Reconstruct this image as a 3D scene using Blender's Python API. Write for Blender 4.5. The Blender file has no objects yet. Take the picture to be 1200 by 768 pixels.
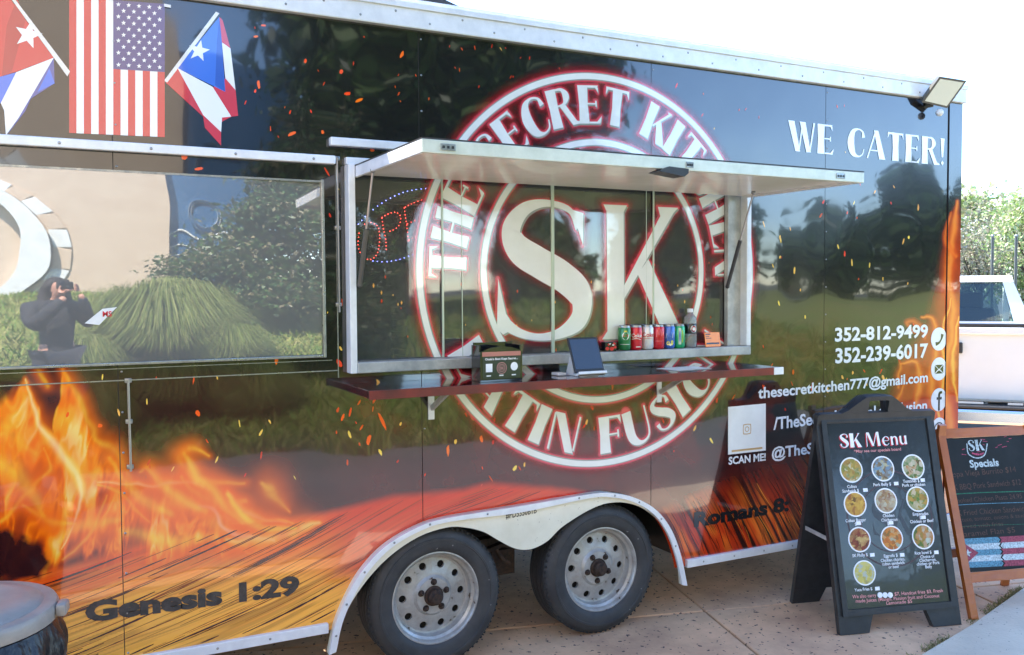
import bpy, bmesh, math, random
import numpy as np
from mathutils import Matrix, Vector

random.seed(7)
RNG = np.random.default_rng(7)
sc = bpy.context.scene
COL = sc.collection

# ------------------------------------------------------------------ camera, sky, sun, exposure
D, H = 3.55, 1.65                       # camera distance from the trailer wall, camera height
FPX, YAW, PITCH, ROLL = 1040.0, math.radians(26.79), math.radians(2.356), math.radians(-0.332)
cam = bpy.data.cameras.new('camera')
cam.sensor_width = 36.0
cam.lens = 36.0 * FPX / 1200.0
cam.clip_start, cam.clip_end = 0.02, 2000
camo = bpy.data.objects.new('camera', cam)
COL.objects.link(camo)
camo.matrix_world = (Matrix.Translation((0, -D, H)) @ Matrix.Rotation(-YAW, 4, 'Z')
                     @ Matrix.Rotation(math.pi / 2 - PITCH, 4, 'X') @ Matrix.Rotation(ROLL, 4, 'Z'))
sc.camera = camo

SUN_EL, SUN_AZ = math.radians(56), math.radians(-28)   # azimuth from +Y (behind the trailer) towards -X
sun_dir = Vector((math.sin(SUN_AZ) * math.cos(SUN_EL), math.cos(SUN_AZ) * math.cos(SUN_EL), math.sin(SUN_EL)))
world = bpy.data.worlds.new('World')
sc.world = world
world.use_nodes = True
wn, wl = world.node_tree.nodes, world.node_tree.links
bg = wn['Background']
sky = wn.new('ShaderNodeTexSky')
sky.sky_type = 'NISHITA'
sky.sun_disc = False
sky.sun_elevation = SUN_EL
sky.sun_rotation = SUN_AZ
sky.air_density, sky.dust_density, sky.ozone_density = .9, .05, 5.0
wl.new(sky.outputs[0], bg.inputs[0])
bg.inputs[1].default_value = 0.15
sl = bpy.data.lights.new('sun', 'SUN')
sl.energy, sl.angle, sl.color = 3.2, math.radians(0.53), (1.0, 0.94, 0.84)
slo = bpy.data.objects.new('sun', sl)
COL.objects.link(slo)
slo.rotation_euler = sun_dir.to_track_quat('Z', 'Y').to_euler()
sc.view_settings.view_transform = 'Standard'
sc.view_settings.look = 'None'
sc.view_settings.gamma = 1.0
sc.view_settings.use_curve_mapping = False
sc.view_settings.exposure = 2.55
sc.cycles.max_bounces = 8
sc.cycles.transparent_max_bounces = 12
sc.cycles.caustics_reflective = False
sc.cycles.caustics_refractive = False

# ------------------------------------------------------------------ pixel helpers (photo pixels of 1200 x 768)
CR = np.array(camo.matrix_world.to_3x3())
CO = np.array((0, -D, H))
def ray(px, py):
    d = CR @ np.array(((px - 600) / FPX, -(py - 384) / FPX, -1.0))
    return d
def on_wall(px, py, Y=0.0):
    d = ray(px, py); t = (Y + D) / d[1]
    p = CO + d * t
    return p[0], p[2]
def on_ground(px, py, z=0.0):
    d = ray(px, py); t = (z - H) / d[2]
    p = CO + d * t
    return p[0], p[1]
def on_plane(px, py, p0, n):
    d = ray(px, py); n = np.array(n); t = np.dot(np.array(p0) - CO, n) / np.dot(d, n)
    return Vector(CO + d * t)
def project(X, Y, Z):
    v = np.stack([X - CO[0], Y - CO[1], Z - CO[2]], -1) @ CR
    w = np.maximum(-v[..., 2], 1e-3)
    return 600 + FPX * v[..., 0] / w, 384 - FPX * v[..., 1] / w
def s2l(r, g, b):
    f = lambda c: ((c / 255.0) / 12.92 if c <= 10 else (((c / 255.0) + 0.055) / 1.055) ** 2.4)
    return (f(r), f(g), f(b))

# ------------------------------------------------------------------ materials
M = {}
def mat(name, color=(.5, .5, .5), rough=.5, metal=0.0, spec=.5, coat=0.0, bump=None, var=None, attr=None, emit=None, alpha_attr=False, trans=0.0, ior=1.5, rvar=0.0, coat_ior=1.5, spots=None):
    """Principled material. bump = (scale, strength[, stretch]); var = (scale, second colour, amount)."""
    m = bpy.data.materials.new(name); m.use_nodes = True
    nt = m.node_tree; N, L = nt.nodes, nt.links
    b = N['Principled BSDF']
    b.inputs['Roughness'].default_value = rough
    b.inputs['Metallic'].default_value = metal
    b.inputs['Specular IOR Level'].default_value = spec
    b.inputs['Coat Weight'].default_value = coat
    b.inputs['Coat Roughness'].default_value = 0.03
    b.inputs['Coat IOR'].default_value = coat_ior
    b.inputs['Transmission Weight'].default_value = trans
    b.inputs['IOR'].default_value = ior
    tc = N.new('ShaderNodeTexCoord')
    src = None
    b.inputs['Base Color'].default_value = (*color, 1)
    if attr:
        a = N.new('ShaderNodeAttribute'); a.attribute_name = attr
        src = a.outputs['Color']
        if alpha_attr: L.new(a.outputs['Alpha'], b.inputs['Alpha'])
    if var:
        nz = N.new('ShaderNodeTexNoise'); nz.inputs['Scale'].default_value = var[0]; nz.inputs['Detail'].default_value = 6
        nz.inputs['Roughness'].default_value = .65
        L.new(tc.outputs['Object'], nz.inputs['Vector'])
        rp = N.new('ShaderNodeMapRange'); rp.inputs[1].default_value = .35; rp.inputs[2].default_value = .65
        rp.inputs[3].default_value = 0; rp.inputs[4].default_value = var[2]
        L.new(nz.outputs[0], rp.inputs[0])
        mx = N.new('ShaderNodeMix'); mx.data_type = 'RGBA'
        L.new(rp.outputs[0], mx.inputs[0])
        if src: L.new(src, mx.inputs[6])
        else: mx.inputs[6].default_value = (*color, 1)
        mx.inputs[7].default_value = (*var[1], 1)
        src = mx.outputs[2]
        if rvar:
            r2 = N.new('ShaderNodeMapRange'); r2.inputs[1].default_value = .3; r2.inputs[2].default_value = .7
            r2.inputs[3].default_value = max(rough - rvar, .02); r2.inputs[4].default_value = rough + rvar
            L.new(nz.outputs[0], r2.inputs[0]); L.new(r2.outputs[0], b.inputs['Roughness'])
    if spots:   # (scale, threshold, colour)
        nz = N.new('ShaderNodeTexNoise'); nz.inputs['Scale'].default_value = spots[0]; nz.inputs['Detail'].default_value = 2
        L.new(tc.outputs['Object'], nz.inputs['Vector'])
        rp = N.new('ShaderNodeMapRange'); rp.inputs[1].default_value = spots[1]; rp.inputs[2].default_value = spots[1] + .03
        L.new(nz.outputs[0], rp.inputs[0])
        mx = N.new('ShaderNodeMix'); mx.data_type = 'RGBA'
        L.new(rp.outputs[0], mx.inputs[0])
        if src: L.new(src, mx.inputs[6])
        else: mx.inputs[6].default_value = (*color, 1)
        mx.inputs[7].default_value = (*spots[2], 1)
        src = mx.outputs[2]
    if src: L.new(src, b.inputs['Base Color'])
    if bump:
        mp = N.new('ShaderNodeMapping'); L.new(tc.outputs['Object'], mp.inputs[0])
        if len(bump) > 2: mp.inputs['Scale'].default_value = bump[2]
        nz = N.new('ShaderNodeTexNoise'); nz.inputs['Scale'].default_value = bump[0]; nz.inputs['Detail'].default_value = bump[3] if len(bump) > 3 else 4
        L.new(mp.outputs[0], nz.inputs['Vector'])
        bp = N.new('ShaderNodeBump'); bp.inputs['Strength'].default_value = 1.0; bp.inputs['Distance'].default_value = bump[1]
        L.new(nz.outputs[0], bp.inputs['Height']); L.new(bp.outputs[0], b.inputs['Normal'])
        if coat: L.new(bp.outputs[0], b.inputs['Coat Normal'])
    if emit:
        b.inputs['Emission Color'].default_value = (*emit[0], 1); b.inputs['Emission Strength'].default_value = emit[1]
    M[name] = m
    return m

WAVE = (1.0, .009, (1.5, 1.5, 1.1), 2.0)
mat('wrap', rough=.14, attr='Col', coat=1.0, coat_ior=1.62, spec=.5, bump=WAVE)
mat('glow_film', rough=.12, attr='Col', alpha_attr=True, coat=1.0, coat_ior=1.7, bump=WAVE)
mat('cream_print', s2l(240, 240, 234), .12, coat=1.0, coat_ior=1.6, bump=WAVE, var=(6, s2l(230, 230, 222), 1))
mat('grey_print', s2l(150, 156, 146), .12, coat=1.0, coat_ior=1.6, bump=WAVE)
mat('white_print', s2l(232, 234, 236), .15, coat=1.0, coat_ior=1.6, bump=WAVE)
mat('black_print', (.012, .012, .013), .15, coat=1.0, coat_ior=1.6, bump=WAVE)
mat('dark_print', (.022, .021, .02), .25, coat=.3, coat_ior=1.5, bump=WAVE, var=(30, (.12, .11, .10), .35))
mat('ember_print', s2l(255, 92, 30), .15, coat=1.0, attr='Col', bump=WAVE)
mat('flag_print', rough=.14, coat=1.0, coat_ior=1.7, attr='Col', bump=WAVE)
mat('alu_white', s2l(232, 233, 234), .32, .15, var=(14, s2l(206, 208, 210), .6), bump=(60, .0004))
mat('alu', s2l(176, 178, 176), .33, .85, var=(22, s2l(110, 112, 110), .7), bump=(40, .0006), rvar=.12)
mat('alu_dull', s2l(196, 196, 190), .42, .12, var=(9, s2l(146, 148, 144), .9), bump=(25, .001), rvar=.15)
mat('cream_paint', s2l(226, 222, 202), .28, coat=.4, var=(5, s2l(202, 196, 172), .6), bump=(9, .0012), spots=(70, .73, s2l(120, 105, 85)))
mat('lip_reflection', s2l(140, 152, 190), .3, coat=.4)  # sky reflection under the fender lip as a paint colour; not assigned
mat('awning_white', s2l(242, 238, 232), .25, coat=.25, coat_ior=1.5, var=(4, s2l(222, 214, 204), .7), bump=(2.2, .004))
mat('awning_edge', s2l(214, 218, 204), .3, .2, var=(12, s2l(186, 192, 176), .7))
mat('dark_shell', (.02, .02, .021), .5, var=(3, (.035, .033, .03), 1))
mat('interior', (.10, .10, .095), .6, var=(2, (.06, .06, .058), 1))
mat('black_plastic', (.018, .019, .021), .42, var=(20, (.03, .031, .034), 1), bump=(300, .0003))
mat('black_gloss', (.012, .013, .015), .08, coat=.6)
mat('rubber', (.022, .023, .026), .62, var=(9, (.05, .05, .05), .8), bump=(120, .0006), spots=(38, .735, (.2, .2, .19)))
mat('tread', (.017, .018, .02), .7, bump=(90, .002))
mat('rim_paint', s2l(174, 174, 171), .36, .25, var=(13, s2l(138, 133, 126), .8), bump=(60, .0008), spots=(26, .68, s2l(84, 68, 54)), rvar=.1)
mat('rim_hole', (.006, .006, .006), .8)
mat('rust', s2l(74, 54, 42), .75, .3, var=(60, s2l(40, 34, 30), 1), bump=(150, .001))
mat('shelf_top', s2l(84, 32, 36), .10, coat=1.0, coat_ior=1.8, var=(5, s2l(46, 22, 26), .8), bump=(2, .003))
mat('shelf_edge', s2l(128, 44, 42), .28, var=(6, s2l(70, 34, 36), .8))
mat('steel', s2l(150, 150, 150), .3, .9)
mat('green_edge', s2l(186, 198, 176), .25, coat=.5)
mat('white_plastic', s2l(224, 226, 228), .35)
mat('paper', s2l(232, 232, 228), .7, var=(8, s2l(214, 214, 210), .6))
mat('screen', (.012, .014, .018), .07, coat=1.0)
mat('led_blue', (.05, .05, .4), .4, emit=((.22, .25, 1.0), 8.0))
mat('led_red', (.4, .02, .02), .4, emit=((1.0, .06, .05), 7.0))
mat('lamp_lens', s2l(222, 222, 206), .35, coat=.5, bump=(60, .001))
mat('lamp_body', s2l(92, 90, 84), .45, .4)
mat('wood_frame', s2l(178, 96, 28), .38, coat=.4, var=(7, s2l(150, 74, 22), .8), bump=(14, .001, (1, 1, 6)))
mat('chalkboard', s2l(16, 19, 20), .55, spec=.3, var=(6, s2l(30, 33, 34), .8))
mat('lid_grey', s2l(150, 142, 132), .34, var=(9, s2l(126, 120, 112), .8), bump=(30, .001))
mat('bag', (.010, .010, .011), .32, spec=.4, bump=(14, .02, (1, 1, .5)))
mat('barrel', s2l(96, 52, 50), .5)
mat('text_white', s2l(236, 236, 238), .5)
mat('text_pink', s2l(226, 152, 150), .5)
mat('text_red', s2l(206, 40, 52), .5)
mat('text_black', (.02, .02, .02), .5)
mat('tan_board', s2l(150, 132, 112), .6)

def vcol_mat_leaf(name, rough=.5):
    m = mat(name, rough=rough, attr='Col', spec=.4)
    nt = m.node_tree; N, L = nt.nodes, nt.links
    b = N['Principled BSDF']; out = N['Material Output']
    tr = N.new('ShaderNodeBsdfTranslucent'); mx = N.new('ShaderNodeMixShader'); mx.inputs[0].default_value = .3
    a = [n for n in N if n.type == 'ATTRIBUTE'][0]
    L.new(a.outputs['Color'], tr.inputs['Color'])
    L.new(b.outputs[0], mx.inputs[1]); L.new(tr.outputs[0], mx.inputs[2]); L.new(mx.outputs[0], out.inputs['Surface'])
    return m
vcol_mat_leaf('leaf', .42)
vcol_mat_leaf('grass_blade', .6)
mat('bark', s2l(96, 82, 68), .85, var=(12, s2l(60, 50, 42), 1), bump=(30, .01))

def glass_mat(name, tint, refl_ior=1.5, rough=.02, bump=None, film=None):
    m = bpy.data.materials.new(name); m.use_nodes = True
    N, L = m.node_tree.nodes, m.node_tree.links
    N.remove(N['Principled BSDF'])
    tr = N.new('ShaderNodeBsdfTransparent'); tr.inputs[0].default_value = (*tint, 1)
    gl = N.new('ShaderNodeBsdfGlossy'); gl.inputs['Roughness'].default_value = rough
    fr = N.new('ShaderNodeFresnel'); fr.inputs[0].default_value = refl_ior
    mx = N.new('ShaderNodeMixShader')
    if bump:
        tc = N.new('ShaderNodeTexCoord'); nz = N.new('ShaderNodeTexNoise'); nz.inputs['Scale'].default_value = bump[0]
        nz.inputs['Detail'].default_value = 1
        L.new(tc.outputs['Object'], nz.inputs['Vector'])
        bp = N.new('ShaderNodeBump'); bp.inputs['Distance'].default_value = bump[1]; bp.inputs['Strength'].default_value = 1
        L.new(nz.outputs[0], bp.inputs['Height']); L.new(bp.outputs[0], gl.inputs['Normal']); L.new(bp.outputs[0], fr.inputs['Normal'])
    base_ = tr
    if film:   # perforated vinyl film: partly see-through, its grey share paints in the haze on the pane
        df = N.new('ShaderNodeBsdfDiffuse'); df.inputs[0].default_value = (*film[1], 1); m2 = N.new('ShaderNodeMixShader'); m2.inputs[0].default_value = film[0]
        L.new(tr.outputs[0], m2.inputs[1]); L.new(df.outputs[0], m2.inputs[2]); base_ = m2
    L.new(fr.outputs[0], mx.inputs[0]); L.new(base_.outputs[0], mx.inputs[1]); L.new(gl.outputs[0], mx.inputs[2])
    L.new(mx.outputs[0], N['Material Output'].inputs['Surface'])
    M[name] = m
glass_mat('window_glass', (.62, .64, .61), 1.8, .025, (1.6, .004), film=(.27, (.22, .225, .21)))
glass_mat('clear_glass', (.85, .9, .88), 1.45)
glass_mat('car_glass', (.55, .62, .6), 1.55)
# reflective film of the big left window: half mirror over a grey base that paints in haze
m = bpy.data.materials.new('mirror_film'); m.use_nodes = True; M['mirror_film'] = m
N, L = m.node_tree.nodes, m.node_tree.links
b = N['Principled BSDF']; b.inputs['Base Color'].default_value = (.15, .15, .145, 1); b.inputs['Roughness'].default_value = .5
gl = N.new('ShaderNodeBsdfGlossy'); gl.inputs['Roughness'].default_value = .012; gl.inputs['Color'].default_value = (.95, .95, .93, 1)
tc = N.new('ShaderNodeTexCoord')
nz = N.new('ShaderNodeTexNoise'); nz.inputs['Scale'].default_value = 2.2; nz.inputs['Detail'].default_value = 1.0
mp = N.new('ShaderNodeMapping'); mp.inputs['Scale'].default_value = (1, 1, 1.3)
L.new(tc.outputs['Object'], mp.inputs[0]); L.new(mp.outputs[0], nz.inputs['Vector'])
bp = N.new('ShaderNodeBump'); bp.inputs['Distance'].default_value = .0026; bp.inputs['Strength'].default_value = 1
L.new(nz.outputs[0], bp.inputs['Height']); L.new(bp.outputs[0], gl.inputs['Normal'])
mx = N.new('ShaderNodeMixShader'); mx.inputs[0].default_value = .29
L.new(b.outputs[0], mx.inputs[1]); L.new(gl.outputs[0], mx.inputs[2]); L.new(mx.outputs[0], N['Material Output'].inputs['Surface'])

# ------------------------------------------------------------------ object helpers
WM = {}
def props(o, label=None, cat=None, group=None, kind=None):
    if label: o['label'] = label
    if cat: o['category'] = cat
    if group: o['group'] = group
    if kind: o['kind'] = kind
    return o
def thing(name, loc, rz=0.0, label=None, cat=None, group=None):
    o = bpy.data.objects.new(name, None); o.empty_display_size = .2
    COL.objects.link(o); o.location = loc; o.rotation_euler = (0, 0, rz)
    WM[o] = Matrix.Translation(loc) @ Matrix.Rotation(rz, 4, 'Z')
    return props(o, label, cat, group)
def attach(o, parent, local=False):
    if parent is None:
        WM[o] = Matrix.Identity(4); return o
    o.parent = parent
    if local: WM[o] = WM[parent] @ o.matrix_basis
    else:
        o.matrix_parent_inverse = WM[parent].inverted(); WM[o] = Matrix.Identity(4)
    return o

class MB:
    def __init__(s): s.v, s.f, s.m, s.sm, s.c = [], [], [], [], []
    def add(s, verts, faces, mi=0, smooth=False):
        k = len(s.v); s.v += [tuple(p) for p in verts]
        for f in faces:
            s.f.append([i + k for i in f]); s.m.append(mi); s.sm.append(smooth)
    def box(s, x0, x1, y0, y1, z0, z1, mi=0, bev=0.0, T=None):
        if bev > 0:
            bm = bmesh.new(); bmesh.ops.create_cube(bm, size=1)
            for v in bm.verts: v.co = ((x0 + x1) / 2 + v.co.x * (x1 - x0), (y0 + y1) / 2 + v.co.y * (y1 - y0), (z0 + z1) / 2 + v.co.z * (z1 - z0))
            bmesh.ops.bevel(bm, geom=bm.edges[:], offset=bev, segments=2, affect='EDGES', profile=.5)
            bm.verts.index_update(); V = [v.co.copy() for v in bm.verts]; F = [[v.index for v in f.verts] for f in bm.faces]; bm.free()
        else:
            V = [Vector(p) for p in ((x0, y0, z0), (x1, y0, z0), (x1, y1, z0), (x0, y1, z0), (x0, y0, z1), (x1, y0, z1), (x1, y1, z1), (x0, y1, z1))]
            F = [(0, 3, 2, 1), (4, 5, 6, 7), (0, 1, 5, 4), (1, 2, 6, 5), (2, 3, 7, 6), (3, 0, 4, 7)]
        if T is not None: V = [T @ v for v in V]
        s.add(V, F, mi)
    def bar(s, a, b, w, h, up=(0, 0, 1), mi=0, bev=0.0):
        a, b = Vector(a), Vector(b); d = b - a; y = d.normalized(); x = y.cross(Vector(up)).normalized(); z = x.cross(y)
        T = Matrix((x, y, z)).transposed().to_4x4(); T.translation = a
        s.box(-w / 2, w / 2, 0, d.length, -h / 2, h / 2, mi, bev, T)
    def tube(s, pts, r, n=8, mi=0, cap=True):
        pts = [Vector(p) for p in pts]; R = r if isinstance(r, (list, tuple)) else [r] * len(pts)
        V, F = [], []
        ref = Vector((.31, .52, .8))
        for i, p in enumerate(pts):
            t = (pts[min(i + 1, len(pts) - 1)] - pts[max(i - 1, 0)]).normalized()
            u = t.cross(ref).normalized(); w = t.cross(u)
            for k in range(n):
                a = 2 * math.pi * k / n; V.append(p + (u * math.cos(a) + w * math.sin(a)) * R[i])
        for i in range(len(pts) - 1):
            for k in range(n): F.append((i * n + k, i * n + (k + 1) % n, (i + 1) * n + (k + 1) % n, (i + 1) * n + k))
        if cap: F += [tuple(range(n - 1, -1, -1)), tuple((len(pts) - 1) * n + k for k in range(n))]
        s.add(V, F, mi, True)
    def lathe(s, prof, n=24, T=None, mi=0, smooth=True, closed=False):
        """prof: (r, z) pairs about local Z."""
        V, F = [], []
        for r, z in prof:
            for k in range(n):
                a = 2 * math.pi * k / n; V.append(Vector((r * math.cos(a), r * math.sin(a), z)))
        for i in range(len(prof) - 1):
            for k in range(n): F.append((i * n + k, i * n + (k + 1) % n, (i + 1) * n + (k + 1) % n, (i + 1) * n + k))
        if closed: F += [tuple(range(n - 1, -1, -1)), tuple((len(prof) - 1) * n + k for k in range(n))]
        if T is not None: V = [T @ v for v in V]
        s.add(V, F, mi, smooth)
    def prism(s, poly, fn, d0, d1, mi=0):
        """poly: 2-D outline, fn(x, y, depth) -> world; n-gon caps."""
        n = len(poly); V = [fn(x, y, d0) for x, y in poly] + [fn(x, y, d1) for x, y in poly]
        F = [tuple(range(n)), tuple(range(2 * n - 1, n - 1, -1))] + [(k, (k + 1) % n, n + (k + 1) % n, n + k) for k in range(n)]
        s.add(V, F, mi)
    def sphere(s, c, r, n=10, mi=0, sc_=(1, 1, 1)):
        prof = [(max(r * math.sin(math.pi * i / 8), 1e-4), -r * math.cos(math.pi * i / 8)) for i in range(9)]
        s.lathe(prof, n, Matrix.Translation(c) @ Matrix.Diagonal((*sc_, 1)), mi)
    def build(s, name, mats, parent=None, local=False, colors=None, smooth=None, autos=True):
        me = bpy.data.meshes.new(name); me.from_pydata(s.v, [], s.f)
        if not isinstance(mats, (list, tuple)): mats = [mats]
        for q in mats: me.materials.append(M[q])
        me.polygons.foreach_set('material_index', s.m)
        me.polygons.foreach_set('use_smooth', s.sm if smooth is None else [smooth] * len(s.f))
        if colors is not None:
            a = me.color_attributes.new('Col', 'FLOAT_COLOR', 'POINT')
            a.data.foreach_set('color', np.asarray(colors, dtype=np.float32).ravel())
        bm = bmesh.new(); bm.from_mesh(me); bmesh.ops.recalc_face_normals(bm, faces=bm.faces); bm.to_mesh(me); bm.free()
        if any(s.sm) and autos: me.set_sharp_from_angle(angle=math.radians(38))
        me.update()
        o = bpy.data.objects.new(name, me); COL.objects.link(o)
        return attach(o, parent, local)

def np_mesh(name, V, F, mats, parent=None, colors=None, kind=None):
    """fast mesh from numpy arrays; F is (n,3) or (n,4)"""
    me = bpy.data.meshes.new(name)
    V = np.asarray(V, np.float32); F = np.asarray(F, np.int32); k = F.shape[1]
    me.vertices.add(len(V)); me.vertices.foreach_set('co', V.ravel())
    me.loops.add(F.size); me.loops.foreach_set('vertex_index', F.ravel())
    me.polygons.add(len(F)); me.polygons.foreach_set('loop_start', np.arange(0, F.size, k, dtype=np.int32))
    me.update(calc_edges=True)
    for q in (mats if isinstance(mats, (list, tuple)) else [mats]): me.materials.append(M[q])
    if colors is not None:
        a = me.color_attributes.new('Col', 'FLOAT_COLOR', 'POINT')
        a.data.foreach_set('color', np.asarray(colors, np.float32).ravel())
    o = bpy.data.objects.new(name, me); COL.objects.link(o)
    if kind: o['kind'] = kind
    return attach(o, parent)

def dup(root, loc, rz, label=None, group=None):
    r = root.copy(); COL.objects.link(r); r.location = loc; r.rotation_euler = (0, 0, rz)
    if label: r['label'] = label
    if group: r['group'] = group
    for ch in list(root.children):
        c = ch.copy(); COL.objects.link(c); c.parent = r
        for g in list(ch.children):
            d = g.copy(); COL.objects.link(d); d.parent = c
    return r

# noise
_perm = RNG.random((256, 256))
def vnoise(x, y):
    xi, yi = np.floor(x).astype(int), np.floor(y).astype(int)
    fx, fy = x - xi, y - yi
    fx, fy = fx * fx * (3 - 2 * fx), fy * fy * (3 - 2 * fy)
    P = lambda a, c: _perm[(xi + a) & 255, (yi + c) & 255]
    return (P(0, 0) * (1 - fx) + P(1, 0) * fx) * (1 - fy) + (P(0, 1) * (1 - fx) + P(1, 1) * fx) * fy
def fbm(x, y, o=4):
    t, a, n = 0, .5, 0
    for i in range(o):
        t = t + a * vnoise(x * 2 ** i + 17.3 * i, y * 2 ** i + 5.1 * i); n += a; a *= .5
    return t / n
def sstep(a, b, x):
    t = np.clip((x - a) / (b - a), 0, 1); return t * t * (3 - 2 * t)

# ------------------------------------------------------------------ lettering
def text2d(txt, bold=0.0):
    c = bpy.data.curves.new('txt', 'FONT'); c.body = txt; c.offset = bold; c.resolution_u = 3
    o = bpy.data.objects.new('txt', c); COL.objects.link(o)
    dg = bpy.context.evaluated_depsgraph_get()
    me = bpy.data.meshes.new_from_object(o.evaluated_get(dg))
    V = np.array([v.co[:2] for v in me.vertices]); F = [list(p.vertices) for p in me.polygons]
    bpy.data.objects.remove(o); bpy.data.curves.remove(c); bpy.data.meshes.remove(me)
    if len(V) == 0: V = np.zeros((1, 2))
    V[:, 0] -= V[:, 0].min()
    return V, F
CAPH = None
def put_text(mb, txt, fn, x, y, w=None, h=.1, bold=0.0, depth=0.0, mi=0, align='l', sx=1.0):
    """flat text; h = cap height in metres (font cap height about 0.73); w = fit to width"""
    V, F = text2d(txt, bold)
    k = h / .73
    V = V * k
    if w: V[:, 0] *= w / max(V[:, 0].max(), 1e-6)
    else: V[:, 0] *= sx
    W = V[:, 0].max()
    ox = x - (W / 2 if align == 'c' else W if align == 'r' else 0)
    mb.add([fn(a + ox, b_ + y, depth) for a, b_ in V], F, mi)
    return W
def crom(pts, ws, n=8):
    P = np.array(pts, float); w = np.array(ws, float)
    P = np.vstack([2 * P[0] - P[1], P, 2 * P[-1] - P[-2]]); w = np.r_[w[0], w, w[-1]]
    Q, q = [], []
    for i in range(1, len(P) - 2):
        for t in np.linspace(0, 1, n, endpoint=(i == len(P) - 3)):
            f = lambda A: .5 * (2 * A[i] + (A[i + 1] - A[i - 1]) * t + (2 * A[i - 1] - 5 * A[i] + 4 * A[i + 1] - A[i + 2]) * t * t + (3 * A[i] - A[i - 1] - 3 * A[i + 1] + A[i + 2]) * t ** 3)
            Q.append(f(P)); q.append(max(float(f(w)), .0006))
    return np.array(Q), np.array(q)
def strip(pts, ws, n=8):
    Q, q = crom(pts, ws, n)
    t = np.gradient(Q, axis=0); t /= np.linalg.norm(t, axis=1)[:, None] + 1e-9
    nn = np.c_[-t[:, 1], t[:, 0]] * q[:, None] / 2
    return ('strip', Q + nn, Q - nn)
def P_(*p): return ('poly', np.array(p, float))
def stem(x0, x1, y0=0, y1=1, fl=.02):
    return P_((x0 - fl, y0), (x1 + fl, y0), (x1, .5 * (y0 + y1)), (x1 + fl, y1), (x0 - fl, y1), (x0, .5 * (y0 + y1)))
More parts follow.
